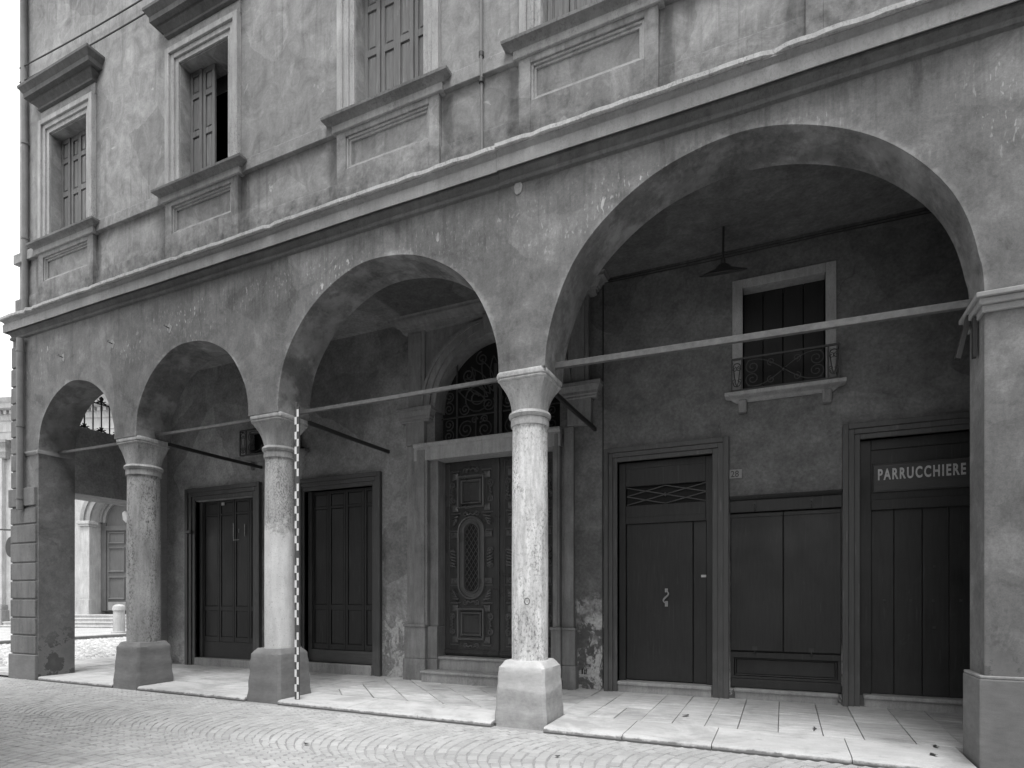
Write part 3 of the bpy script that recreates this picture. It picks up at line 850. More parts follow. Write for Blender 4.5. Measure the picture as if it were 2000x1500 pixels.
def board_shop(xo0, xo1, xi0, xi1, zt, zi, zthr, stiles, botz, mids, topz, board=None, chalk=False):
    """folding shop front of four framed boards"""
    y = WY+.10
    d = obj("shop_front", MB().box(xi0-.002, xi1+.002, y+.035, y+.06, zthr, zi+.002), "door", B)
    door_frame(xo0, xo1, xi0, xi1, zt, zi, zthr, d, foot=.0 if board is None else .0)
    edges = [xi0+.09] + stiles + [xi1]
    obj("jamb", MB().box(xi0, xi0+.085, y-.02, y+.03, zthr, zi), "doorframe", d, .004)
    for i in range(4):
        a, b = edges[i]+.004, edges[i+1]-.004; s_ = .045
        lf = MB().box(a, a+s_, y, y+.035, botz, zi-.004).box(b-s_, b, y, y+.035, botz, zi-.004)
        for z0, z1 in ((botz, botz+.10), (mids[0], mids[1]), (topz, topz+.04), (zi-.06, zi-.004)): lf.box(a+s_, b-s_, y+.001, y+.034, z0, z1)
        obj("leaf_frame", lf, "door", d, .004)
        for z0, z1 in ((botz+.10, mids[0]), (mids[1], topz), (topz+.04, zi-.06)):
            raised(a+s_, b-s_, z0, z1, y+.018, "door", d, "panel", .02, .008)
    if board: obj("base_board", MB().box(xi0+.02, xi1-.002, y-.03, y+.03, zthr, botz-.01), "board", d, .006)
    else: obj("base_board", MB().box(xi0+.086, xi1-.002, y-.004, y+.034, zthr, botz-.004), "door", d, .005)
    obj("threshold", MB().box(xi0+.01, xi1-.01, WY-.055, WY+.2, .0, zthr), "trim", d, .015)
    return d
d1 = board_shop(-11.445,-9.32,-11.19,-9.53,3.73,3.48,.215,[-10.62,-10.19,-9.76],.55,(1.19,1.28),3.16)
ck = MB()
for x0, x1, z0, z1 in ((-10.215,-10.20,2.62,2.98),(-10.20,-10.05,2.63,2.642),(-9.90,-9.885,2.70,2.95),(-10.06,-10.055,2.78,2.86),(-10.55,-10.46,3.36,3.42)): ck.box(x0, x1, WY+.088, WY+.0985, z0, z1)
stuff(obj("chalk_mark", ck, "chalk", d1))
d2 = board_shop(-8.34,-6.44,-8.22,-6.635,3.685,3.46,.26,[-7.73,-7.336,-6.914],.50,(1.24,1.33),3.13,True)
obj("bracket", MB().box(-11.40,-11.22,WY-.11,WY-.06,2.80,2.87), "doorframe", d1, .01)

# mezzanine window with grille behind the middle column
mw = obj("mezzanine_window", MB().ringrect(-9.72,-8.28,4.19,4.81,.09,WY-.02,WY+.1), "portal", B, .006)
obj("pane", MB().box(-9.66,-8.34,WY+.12,WY+.14,4.25,4.75), "glass", mw)
def grille(x0, x1, z0, z1, y, parent, wide=.16):
    bars = MB()
    for z in (z0, z1): bars.box(x0, x1, y-.011, y+.011, z-.012, z+.012)
    for x in (x0, x0+wide, x1-wide, x1): bars.box(x-.009, x+.009, y-.009, y+.009, z0, z1)
    for x in (x0, x1): bars.box(x-.008, x+.008, y, WY+.01, z1-.02, z1); bars.box(x-.008, x+.008, y, WY+.01, z0, z0+.02)
    stuff(obj("rail_bars", bars, "iron", parent))
    sc = MB(); r = .0065; zm = (z0+z1)/2; xm = (x0+x1)/2; h = (z1-z0)/2-.02
    L = (x1-x0)/2 - wide
    for sx in (-1, 1):
        for sz in (-1, 1):
            p = []
            for i in range(31):
                t = i/30; p.append((xm + sx*L*(t*.86), zm + sz*h*.92*math.sin(t*math.pi*.62)))
            e = p[-1]
            p2 = [(e[0]+sx*.02, e[1]-sz*.01)]
            sc.tube(at_y(p, y), r)
            sc.tube(at_y(spiral(xm+sx*L*.74, zm+sz*h*.42, h*.5, h*.08, math.pi/2*sz if sx > 0 else math.pi/2*sz, -1.6*sx*sz), y), r)
            sc.tube(at_y(spiral(xm+sx*L*.30, zm+sz*h*.62, h*.26, h*.05, -math.pi/2*sz, 1.4*sx*sz), y), r*.9)
    for sx in (-1, 1):
        cx = xm + sx*(L+wide/2)
        sc.tube(at_y(arc(cx, z1-.10, wide*.36, 0, math.pi, 10), y), r); sc.tube(at_y(arc(cx, z0+.10, wide*.36, math.pi, 2*math.pi, 10), y), r)
        for s2 in (-1, 1):
            sc.tube([(cx+s2*wide*.36,y,z1-.10),(cx+s2*.02,y,z0+.12),(cx,y,z0+.05)], r)
            sc.tube(at_y(spiral(cx+s2*.03, z1-.13, .035, .008, math.pi/2, 1.2*s2, 14), y), r*.8)
            sc.tube(at_y(spiral(cx+s2*.03, z0+.13, .03, .008, -math.pi/2, 1.2*s2, 14), y), r*.8)
    sc.lathe([(.001,zm-.03),(.022,zm-.012),(.026,zm),(.022,zm+.012),(.001,zm+.03)], xm, y, 10)
    stuff(obj("scrollwork", sc, "iron", parent, 0, True))
grille(-9.80,-8.22,4.27,4.755,WY-.10,mw)
obj("sill", MB().mould(-9.78,-8.24,WY,[(.02,4.13),(.05,4.15),(.09,4.19),(.13,4.20),(.13,4.24),(.12,4.245)]), "portal", mw, 0, True)
obj("corbel", MB().prism([(-9.62,3.98),(-9.52,3.98),(-9.52,4.14),(-9.62,4.14)], WY-.09, WY+.01), "portal", mw, .01)

# ------------------------------------------------------------------ carved street portal
PX = -4.24
pt = obj("portal", MB().box(PX-1.46, PX+1.17, WY-.128, WY+.26, 3.77, 3.99).mould(PX-1.46, PX+1.17, WY, [(.13,3.985),(.15,4.0),(.165,4.03),(.16,4.055),(.02,4.06)], False), "white", B, .008)
for a, b in ((PX-1.635, PX-1.21), (PX+1.21, PX+1.36)): obj("backing_strip", MB().box(a, b, WY-.07, WY+.01, 1.0, 4.05), "portal", pt, .01)
for sx in (-1, 1):
    jb = MB()
    a, b = sorted((PX+sx*1.045, PX+sx*1.21)); jb.box(a, b, WY-.02, WY+.26, .98, 3.85)
    a, b = sorted((PX+sx*1.19, PX+sx*1.455)) if sx < 0 else sorted((PX+1.04, PX+1.16)); 
    jb.box(a+.004, b-.004, WY-.125, WY+.1, 1.0, 4.045)
    a, b = sorted((PX+sx*1.24, PX+sx*1.40)) if sx < 0 else sorted((PX+1.075, PX+1.13)); jb.box(a, b, WY-.14, WY-.1, 1.0, 3.95)
    obj("jamb", jb, "portal", pt, .01)
for rows_ in (((PX-1.64,PX-1.20,.05,.44,.19),(PX-1.625,PX-1.21,.44,.98,.17),(PX-1.64,PX-1.20,.975,1.02,.195),(PX-1.22,PX-1.02,.05,.44,.10),(PX-1.22,PX-1.03,.44,.985,.08)),
              ((PX+1.02,PX+1.20,.05,.44,.19),(PX+1.03,PX+1.19,.44,.98,.17),(PX+1.02,PX+1.20,.975,1.02,.195),(PX+1.20,PX+1.42,.05,.44,.15),(PX+1.19,PX+1.40,.44,.98,.12),(PX+1.19,PX+1.41,.975,1.015,.14))):
    ped = MB()
    for x0, x1, z0, z1, p in rows_: ped.box(x0, x1, WY-p, WY+.2, z0, z1)
    obj("pedestal", ped, "portal", pt, .012)
# pilaster strips and their caps beside the fanlight
for sx in (-1, 1):
    a, b = sorted((PX+sx*1.27, PX+sx*1.64)); obj("pilaster", MB().box(a, b, WY-.10, WY+.3, 4.055, 4.46), "portal", pt, .008)
    a, b = sorted((PX+sx*1.27, PX+sx*1.60)); c_, d_ = sorted((PX+sx*1.33, PX+sx*1.54))
    obj("pilaster", MB().box(a, b, WY-.09, WY+.02, 4.68, 5.99).box(c_, d_, WY-.105, WY-.08, 4.70, 5.95), "portal", pt, .008)
for sx in (-1, 1):
    a, b = sorted((PX+sx*1.27, PX+sx*1.62))
    obj("impost", MB().mould(a, b, WY, [(.10,4.44),(.115,4.46),(.11,4.48),(.13,4.50),(.13,4.54),(.15,4.56),(.17,4.60),(.19,4.61),(.19,4.665),(.16,4.68),(.02,4.685)]), "portal", pt, 0, True)
obj("archivolt", MB().arcband(PX, 4.62, 1.09, 1.19, WY-.05, WY+.3).arcband(PX, 4.62, 1.185, 1.30, WY-.085, WY+.05).arcband(PX, 4.62, 1.295, 1.345, WY-.11, WY+.05), "portal", pt, 0, True)
sp = [(PX-1.5,4.62)] + [(PX-1.32,4.62)] + arc(PX, 4.62, 1.32, math.pi, 0, 40)[1:-1] + [(PX+1.32,4.62),(PX+1.5,4.62),(PX+1.5,6.0),(PX-1.5,6.0)]
obj("spandrel", MB().prism(sp, WY-.035, WY+.02), "portal", pt)
obj("keystone", MB().prism([(PX-.09,5.66),(PX+.09,5.66),(PX+.15,6.0),(PX-.15,6.0)], WY-.16, WY+.1), "portal", pt, .015)
obj("entablature", MB().mould(PX-1.62, PX+1.62, WY, [(.03,5.97),(.09,5.985),(.10,6.03),(.12,6.035),(.13,6.06),(.15,6.065),(.165,6.09),(.21,6.13),(.26,6.135),(.265,6.17),(.285,6.192)]), "portal", pt, 0, True)
obj("step", MB().box(PX-1.20, PX+1.2, WY-.30, WY+.1, -.02, .235).box(PX-1.215, PX+1.215, WY-.325, WY+.1, .215, .262), "trim", pt, .016)
obj("step", MB().box(PX-1.03, PX+1.03, WY-.02, WY+.3, .255, .45).box(PX-1.035, PX+1.035, WY-.05, WY+.3, .435, .48), "trim", pt, .016)
# fanlight with wrought-iron scrolls
fan = obj("fanlight", MB().box(PX-1.15, PX+1.15, WY+.27, WY+.29, 4.03, 5.74), "glass", pt)
YG = WY+.16
fb = MB()
for x in (PX-.78, PX+.78): fb.box(x-.014, x+.014, YG-.01, YG+.01, 4.06, 4.62+math.sqrt(1.1**2-.78**2))
fb.box(PX-1.08, PX+1.08, YG-.01, YG+.01, 4.50, 4.52); fb.box(PX-1.08, PX+1.08, YG-.01, YG+.01, 4.06, 4.085)
fb.box(PX-.07, PX-.015, YG-.03, YG+.01, 4.06, 5.3); fb.box(PX+.015, PX+.07, YG-.03, YG+.01, 4.06, 5.3)
for x in (PX-.42, PX+.42): fb.box(x-.008, x+.008, YG-.008, YG+.008, 4.08, 4.5)
stuff(obj("glazing_bar", fb, "iron", pt))
sc = MB(); rr = .011
for sx in (-1, 1):
    for (cx, cz, r0, a0, tn) in ((.93,4.20,.11,1.2,1.7),(.93,4.40,.10,-1.2,-1.6),(.93,4.66,.11,1.2,1.7),(.92,4.87,.09,-1.2,-1.6),(.60,4.28,.15,2.2,-1.8),(.25,4.25,.15,.9,1.8),(.25,4.42,.07,0,1.5),(.44,4.42,.06,3,-1.5),
                             (.40,4.80,.26,3.6,1.9),(.62,4.62,.10,.3,-1.6),(.18,4.66,.12,2.4,1.7),(.16,5.0,.10,-1.0,1.5),(.55,5.18,.14,1.9,1.8),(.30,5.42,.12,1.5,-1.7),(.74,4.98,.08,0,1.5)):
        sc.tube(at_y(spiral(PX+sx*cx, cz, r0, r0*.15, a0 if sx > 0 else math.pi-a0, tn*sx), YG-.014), rr, 5)
    for k in range(5):
        a = R(24+k*15); a = a if sx > 0 else math.pi-a
        p0 = (PX+.25*math.cos(a), 4.62+.25*math.sin(a)); p1 = (PX+.82*math.cos(a), 4.62+.82*math.sin(a)); nx, nz = -math.sin(a), math.cos(a)
        for s2 in (-1, 1):
            sc.tube(at_y([(p0[0]+(p1[0]-p0[0])*t+nx*s2*.09*math.sin(math.pi*t), p0[1]+(p1[1]-p0[1])*t+nz*s2*.09*math.sin(math.pi*t)) for t in [i/8 for i in range(9)]], YG-.014), rr*.9, 5)
stuff(obj("scrollwork", sc, "iron", pt, 0, True))

def carved_leaf(x0, x1):
    z0, z1 = .49, 3.77; y = WY+.20; xm = (x0+x1)/2
    lf = obj("door_leaf", MB().box(x0+.004, x1-.004, y, y+.06, z0, z1), "carved", B, .006)
    fr = MB().box(x0+.006, x1-.006, y-.03, y+.001, z0+.005, z0+.10).box(x0+.03, x1-.03, y-.045, y-.02, z0+.03, z0+.07)
    fr.ringrect(x0+.01, x1-.01, z0+.10, z1-.01, .085, y-.012, y+.001)
    obj("stile", fr, "carved", lf, .008)
    for zb, zt in ((z1-.90, z1-.16), (z0+.17, z0+.90)):
        obj("panel_moulding", MB().bevelring(xm-.27, xm+.27, zb+.08, zt-.08, .075, y, .065).bevelring(xm-.20, xm+.20, zb+.16, zt-.16, .05, y, .045), "carvedhi", lf)
        raised(xm-.16, xm+.16, zb+.20, zt-.20, y-.001, "carved", lf, "panel", .02, .012)
        cb = MB()
        for sx in (-1, 1):
            for zc in (zb+.10, zt-.10):
                cx = xm+sx*.30; k = .055
                cb.rings([[(cx-k,y,zc-k),(cx+k,y,zc-k),(cx+k,y,zc+k),(cx-k,y,zc+k)], [(cx-k,y-.03,zc-k),(cx+k,y-.03,zc-k),(cx+k,y-.03,zc+k),(cx-k,y-.03,zc+k)], [(cx-.02,y-.045,zc-.02),(cx+.02,y-.045,zc-.02),(cx+.02,y-.045,zc+.02),(cx-.02,y-.045,zc+.02)]])
                zs = zc + (.085 if zc > (zb+zt)/2 else -.085)
                cb.add([(cx-.11,y,zs-.02),(cx+.09,y,zs-.02),(cx+.09,y,zs+.02),(cx-.11,y,zs+.02),(cx-.09,y-.03,zs-.012),(cx+.07,y-.03,zs-.012),(cx+.07,y-.03,zs+.006),(cx-.09,y-.03,zs+.006)], [(4,5,6,7),(0,1,5,4),(1,2,6,5),(2,3,7,6),(3,0,4,7)])
        stuff(obj("corner_block", cb, "carvedhi", lf))
        orn = MB()
        for sx in (-1, 1):
            for (dz, tn) in ((.13, 1.5), (-.13, -1.5)):
                orn.tube(at_y(spiral(xm+sx*.355, (zb+zt)/2+dz, .055, .012, math.pi/2*(1 if dz < 0 else -1), tn*sx), y-.012), [.016]*20+[.013]*7, 6)
            for k in range(5):
                orn.tube([(xm+sx*.35, y-.01, (zb+zt)/2-.1+k*.05), (xm+sx*(.37+.02*(k%2)), y-.03, (zb+zt)/2-.08+k*.05), (xm+sx*.345, y-.012, (zb+zt)/2-.05+k*.05)], .014, 6)
            for zc, q in ((zb-.0, -1), (zt+.0, 1)):
                orn.tube(at_y(spiral(xm+sx*.11, zc, .045, .01, 0 if sx < 0 else math.pi, 1.4*sx*q), y-.015), .013, 6)
                orn.tube([(xm, y-.03, zc-.01*q), (xm+sx*.04, y-.035, zc+.02*q), (xm+sx*.08, y-.02, zc)], .016, 6)
        stuff(obj("carving", orn, "carvedhi", lf, 0, True))
    # long round-ended light with a diamond lattice
    za, zb = z0+1.20, z1-1.19; n = 18
    def stadium(r):
        return [(xm+r*math.cos(a), zb+r*math.sin(a)) for a in [math.pi*i/n for i in range(n+1)]] + [(xm+r*math.cos(a), za+r*math.sin(a)) for a in [math.pi+math.pi*i/n for i in range(n+1)]]
    rs = [[(x, yy, z) for x, z in stadium(r)] for r, yy in ((.265,y),(.25,y-.045),(.225,y-.05),(.215,y-.02),(.165,y-.018),(.155,y-.04),(.135,y-.042),(.118,y-.004))]
    obj("light_moulding", MB().rings(rs, True, False), "carvedhi", lf, 0, True)
    obj("pane", MB().prism(stadium(.119)[::1], y-.006, y+.0), "dark", lf)
    lat = MB(); st_ = .078
    for s2 in (-1, 1):
        for k in range(-14, 15):
            c0 = (za+zb)/2 + k*st_*1.6
            pts = []
            for i in range(25):
                u = -.118 + .236*i/24; zz_ = c0 + s2*u*1.55
                lim = .118 if za <= zz_ <= zb else math.sqrt(max(0, .118**2 - (zz_-(zb if zz_ > zb else za))**2))
                if abs(u) <= lim: pts.append((xm+u, zz_))
            if len(pts) > 2: lat.tube(at_y([pts[0], pts[-1]], y-.014), .0055, 5)
    stuff(obj("lattice", lat, "doorframe", lf))
    orn = MB()
    for sx in (-1, 1):
        for zc in (za+.06, zb-.06, ):
            cx = xm+sx*.315
            orn.box(cx-.075, cx+.075, y-.028, y, zc-.045, zc+.045)
            orn.add([(cx-.05,y-.028,zc-.03),(cx+.05,y-.028,zc-.03),(cx+.05,y-.028,zc+.03),(cx-.05,y-.028,zc+.03),(cx,y-.06,zc)], [(0,1,4),(1,2,4),(2,3,4),(3,0,4)])
            q = 1 if zc > (za+zb)/2 else -1
            orn.box(cx-.10, cx+.085, y-.02, y, zc+q*.075-.012, zc+q*.075+.012)
            # spandrel leaves beside the round ends
            for k in range(4):
                orn.tube([(xm+sx*.36, y-.01, zc+q*(.16+.045*k)), (xm+sx*(.33-.03*k), y-.03, zc+q*(.18+.045*k)), (xm+sx*(.27-.0*k)*1.0, y-.012, zc+q*(.25+.03*k))], [.016,.02,.008], 6)
            orn.box(min(xm+sx*.2,xm+sx*.4), max(xm+sx*.2,xm+sx*.4), y-.018, y, zc+q*.37-.012, zc+q*.37+.012)
        zm = (za+zb)/2
        for k in range(6):
            orn.tube([(xm+sx*.30, y-.012, zm-.15+k*.05), (xm+sx*(.36+.02*(k%2)), y-.035, zm-.13+k*.05), (xm+sx*.40, y-.012, zm-.10+k*.05)], [.014,.022,.010], 6)
        for dz, tn in ((.12,1.4),(-.12,-1.4)): orn.tube(at_y(spiral(xm+sx*.36, zm+dz, .05, .01, 0, tn*sx), y-.02), .014, 6)
    stuff(obj("carving", orn, "carvedhi", lf, 0, True))
carved_leaf(PX-1.04, PX-.003)
carved_leaf(PX+.003, PX+1.04)

# ------------------------------------------------------------------ house door with a barred transom
hd = obj("house_door", MB().ringrect(-2.22,-.89,2.55,3.455,.10,WY+.08,WY+.13).box(-2.22,-2.12,WY+.08,WY+.13,.25,2.56).box(-.98,-.89,WY+.08,WY+.13,.25,2.56).box(-2.12,-.99,WY+.085,WY+.125,2.6,2.82).box(-2.12,-.99,WY+.085,WY+.125,3.10,3.36), "door", B, .006)
door_frame(-2.41,-.672,-2.22,-.89,3.655,3.455,.25,hd,"doorframe",3,.0)
obj("leaf", MB().box(-2.118,-1.168,WY+.12,WY+.15,.26,2.553), "door", hd, .008)
obj("leaf", MB().box(-1.160,-.982,WY+.122,WY+.152,.26,2.553), "door", hd, .008)
obj("transom_pane", MB().box(-2.12,-.98,WY+.17,WY+.18,2.81,3.11), "glass", hd)
lb = MB()
for s2 in (-1, 1):
    for k in range(-1, 3):
        x0 = -2.12 + k*.57
        a = (x0, 2.83 if s2 > 0 else 3.09); b = (x0+.57*2, 3.09 if s2 > 0 else 2.83)
        t0 = max(0, (-2.11-a[0])/(b[0]-a[0])); t1 = min(1, (-.99-a[0])/(b[0]-a[0]))
        if t1 > t0: lb.tube([(a[0]+(b[0]-a[0])*t0, WY+.11+.004*s2, a[1]+(b[1]-a[1])*t0), (a[0]+(b[0]-a[0])*t1, WY+.11+.004*s2, a[1]+(b[1]-a[1])*t1)], .008, 6)
lb.lathe([(.001,2.93),(.02,2.945),(.026,2.96),(.02,2.975),(.001,2.99)], -1.55, WY+.11, 10)
stuff(obj("transom_bars", lb, "doorframe", hd))
hp = []
for i in range(25):
    t = i/24; hp.append((-1.536 + .035*math.sin(t*2*math.pi), WY+.085-.02*math.sin(t*math.pi), 1.57 - .19*t))
obj("handle", MB().tube(hp, [.006+.008*math.sin(math.pi*i/24) for i in range(25)], 7).box(-1.556,-1.516,WY+.108,WY+.121,1.545,1.60).box(-1.556,-1.516,WY+.108,WY+.121,1.34,1.42), "brass", hd, 0, True)
obj("lock_plate", MB().box(-1.055,-.985,WY+.112,WY+.122,1.755,1.79), "letter", hd, .003)
obj("threshold", MB().box(-2.2,-.9,WY-.05,WY+.3,.0,.215).box(-2.21,-.895,WY-.075,WY+.3,.195,.25), "white", hd, .015)

# ------------------------------------------------------------------ shuttered shop window
sw = obj("shop_window", MB().box(-.66,.675,WY+.09,WY+.11,.24,2.80), "door", B)
obj("head_board", MB().box(-.664,.68,WY-.02,WY+.09,2.62,2.79).mould(-.664,.68,WY,[(.02,2.775),(.05,2.79),(.07,2.81),(.085,2.83),(.02,2.845)],False), "door", sw, .006)
for a, b in ((-.652,-.006),(.004,.668)):
    rs = []
    obj("shutter", MB().box(a, b, WY+.0, WY+.05, .755, 2.605).box(a-.001, b+.001, WY-.012, WY+.0, 2.55, 2.598), "door", sw, .018)
obj("rail", MB().box(-.66,.675,WY+.02,WY+.09,.655,.735).box(-.66,.675,WY+.02,WY+.09,.375,.41).box(-.66,-.61,WY+.021,WY+.09,.41,.655).box(.63,.675,WY+.021,WY+.09,.41,.655), "door", sw, .006)
obj("panel_moulding", MB().bevelring(-.61,.63,.41,.655,.03,WY+.085,.03), "door", sw)
obj("base_board", MB().box(-.655,.67,WY+.012,WY+.09,.255,.373), "door", sw, .006)
for x in (-.35, .33):
    hk = MB(); hk.tube([(x,WY-.02,2.72),(x,WY-.05,2.70),(x+.01,WY-.05,2.65),(x,WY-.03,2.64)], .009, 6); hk.box(x-.015, x+.015, WY-.03, WY-.018, 2.68, 2.75)
    obj("hook", hk, "iron", sw); hk = MB()
    hk.box(x-.03, x+.03, WY-.012, WY+.002, .76, .81); hk.tube([(x,WY-.01,.77),(x,WY-.035,.74),(x,WY-.02,.71)], .009, 6)
    obj("hook", hk, "iron", sw)
obj("threshold", MB().box(-.60,.63,WY-.03,WY+.3,.0,.215).box(-.61,.64,WY-.055,WY+.3,.195,.248), "white", sw, .015)

# ------------------------------------------------------------------ barber's door
bd = obj("barber_door", MB().ringrect(.875,2.235,2.57,3.455,.13,WY+.07,WY+.12).box(.875,1.01,WY+.07,WY+.12,.25,2.58).box(2.10,2.235,WY+.07,WY+.12,.25,2.58).box(1.0,2.11,WY+.09,WY+.118,2.69,3.34), "door", B, .006)
door_frame(.68,2.43,.875,2.235,3.65,3.455,.25,bd,"doorframe",3,.0)
for a, b in ((1.012,1.256),(1.26,1.551),(1.557,1.825),(1.829,2.098)):
    obj("plank", MB().box(a, b, WY+.12, WY+.15, .262, 2.575), "door", bd, .006)
for x, z in ((1.155,1.435),(1.435,1.435),(1.665,1.435),(1.675,1.855),(1.675,1.105),(1.94,1.435)):
    obj("bolt_head", MB().box(x-.015, x+.015, WY+.113, WY+.121, z-.015, z+.015), "iron", bd, .004)
obj("threshold", MB().box(.92,2.2,WY-.03,WY+.3,.0,.225).box(.91,2.21,WY-.06,WY+.3,.205,.258), "white", bd, .015)

sg = empty("shop_sign", (1.55, WY+.085, 2.79), "dark painted board lettered PARRUCCHIERE above the barber's door", "sign")
obj("sign_board", MB().box(1.018,2.095,WY+.068,WY+.089,2.79,3.145).bevelring(1.018,2.095,2.79,3.145,.02,WY+.0685,.008), "signboard", sg)
tm = text_mesh("PARRUCCHIERE", .185, .003, 1.0, .005, 1.28)
xmin = min(v.co.x for v in tm.vertices); xmax = max(v.co.x for v in tm.vertices); k = .90/(xmax-xmin)
zmax = max(v.co.z for v in tm.vertices)
for v in tm.vertices: v.co.x = (v.co.x-xmin)*k; v.co.z = v.co.z*(.135/zmax)
tm.materials.append(MT["letter"])
lt = bpy.data.objects.new("lettering", tm); COL.objects.link(lt); lt.parent = sg; lt.location = (1.079-1.55, WY+.0625-(WY+.085), 2.945-2.79)

nb = empty("house_number", (-.595, WY, 3.085), "small enamel number plate 28 beside the house door frame", "number plate")
obj("plate", MB().box(-.672,-.512,WY-.012,WY+.002,3.09,3.21), "plate", nb, .003)
nm = text_mesh("28", .12, .002, .9, .001); nm.materials.append(MT["ink"])
no = bpy.data.objects.new("numeral", nm); COL.objects.link(no); no.parent = nb; no.location = (-.655+.595, -.0125-.001, 3.108-3.085)

# ------------------------------------------------------------------ window with iron balcony guard over the shop
bw_ = obj("balcony_window", MB().box(-.632,-.50,WY-.022,WY+.2,4.2,5.765).box(.492,.615,WY-.022,WY+.2,4.2,5.765).box(-.50,.492,WY-.0221,WY+.2,5.645,5.765), "white", B, .006)
for a, b in ((-.50,-.255),(-.252,-.008),(-.004,.24),(.243,.492)):
    obj("shutter_board", MB().box(a+.002, b-.002, WY+.19, WY+.22, 4.2, 5.65), "blackwood", bw_, .006)
obj("sill", MB().mould(-.56,.555,WY,[(.02,4.10),(.06,4.125),(.09,4.15),(.15,4.165),(.16,4.175),(.16,4.215),(.15,4.222)]), "white", bw_, 0, True)
for a in (-.555, .452): obj("corbel", MB().prism([(a,3.955),(a+.11,3.955),(a+.11,4.13),(a,4.13)], WY-.08, WY+.01), "portal", bw_, .02)
grille(-.63,.64,4.235,4.655,WY-.13,bw_,.125)

# wires on the plaster, ceiling moulding, vents
obj("wall_wire", MB().tube([(-2.44,WY-.012,.12),(-2.445,WY-.012,2.5),(-2.44,WY-.012,4.3),(-2.44,WY-.012,6.19)], .009, 6), "iron", B)
obj("ceiling_wire", MB().tube([(-2.44,WY-.02,6.13),(-1.0,WY-.02,6.11),(.5,WY-.02,6.12),(2.0,WY-.02,6.10)], .007, 5).tube([(-2.44,WY-.02,6.16),(-1.0,WY-.02,6.15),(.5,WY-.02,6.15),(2.0,WY-.02,6.14)], .007, 5), "iron", B)
for x, z in ((-5.96,.32), (-2.73,.36)):
    v = obj("vent", MB().ringrect(x-.06,x+.05,z-.06,z+.05,.014,WY-.006,WY+.002), "inner", B)
    obj("vent_hole", MB().box(x-.046,x+.036,WY-.003,WY-.001,z-.046,z+.036), "dark", v)
    obj("vent_bar", MB().box(x-.02,x-.008,WY-.008,WY-.002,z-.046,z+.036).box(x+.006,x+.018,WY-.008,WY-.002,z-.046,z+.036), "inner", v)

# iron guard over the lintel at the end of the arcade
gd = MB(); XG = -12.48
for y in [.68+.16*i for i in range(9)]: gd.tube([(XG,y,4.69),(XG,y,5.42)], .013, 6)
gd.box(XG-.014, XG+.014, .6, 2.09, 4.76, 4.785); gd.box(XG-.014, XG+.014, .6, 2.09, 5.33, 5.355)
og = obj("end_guard", gd, "iron", B)
orn = MB()
for i, y in enumerate([.68+.16*i for i in range(9)]):
    for z in ((4.80, 5.37) if i % 2 == 0 else ()):
        for a in (30, 70, 110, 150):
            orn.tube([(XG,y,z), (XG,y+.055*math.cos(R(a)),z+.055*math.sin(R(a))), (XG,y+.10*math.cos(R(a)),z+.085*math.sin(R(a)))], [.016,.013,.010], 6)
        orn.tube([(XG,y-.09,z-.005),(XG,y,z+.02),(XG,y+.09,z-.005)], .014, 6)
    if i % 2 == 0: orn.lathe([(.004,5.40),(.03,5.42),(.042,5.45),(.03,5.48),(.004,5.50)], XG, y, 10)
stuff(obj("guard_ornament", orn, "iron", og, 0, True))

# ------------------------------------------------------------------ things fixed to or standing by the building
dp = empty("corner_drainpipe", (-12.5,-.07,3.1), "zinc drainpipe running down the corner beside the quoins", "drainpipe")
obj("pipe", MB().tube([(-12.50,-.075,3.05),(-12.50,-.075,4.0),(-12.495,-.075,6.12)], .058, 14), "pipe", dp, 0, True)
obj("pipe", MB().tube([(-12.37,-.06,6.60),(-12.37,-.06,9.0),(-12.42,-.06,13.2)], .052, 14), "pipe", dp, 0, True)
for z in (3.25,4.55,5.9): obj("collar", MB().lathe([(.058,z-.02),(.066,z-.018),(.066,z+.018),(.058,z+.02)], -12.5, -.075, 14), "pipe", dp, 0, True)
for z in (7.9,9.6): obj("collar", MB().lathe([(.052,z-.02),(.060,z-.018),(.060,z+.018),(.052,z+.02)], -12.37, -.06, 14), "pipe", dp, 0, True)

tp = empty("wall_conduit", (-3.19,-.03,6.6), "thin vertical iron conduit on the upper wall between two windows", "conduit")
obj("conduit_pipe", MB().tube([(-3.175,-.05,6.59),(-3.18,-.05,7.5),(-3.18,-.065,7.7),(-3.185,-.045,13.0)], .019, 8), "pipe", tp, 0, True)
for z in (7.45,7.75): obj("clip", MB().lathe([(.019,z-.03),(.032,z-.025),(.032,z+.025),(.019,z+.03)], -3.18, -.055, 8), "iron", tp)

for (za, zb, lab) in ((10.98,10.82,"upper of two thin cables strung along the top of the wall"), (10.72,10.58,"lower of two thin cables strung along the top of the wall")):
    pts = [(-12.5+.45*i, -.08, za + (zb-za)*i/11 - .05*math.sin(math.pi*i/11)) for i in range(12)]
    c_ = obj("overhead_cable", MB().tube(pts, .011, 5), "iron"); tag(c_, lab, "cable", "cables on the upper wall")

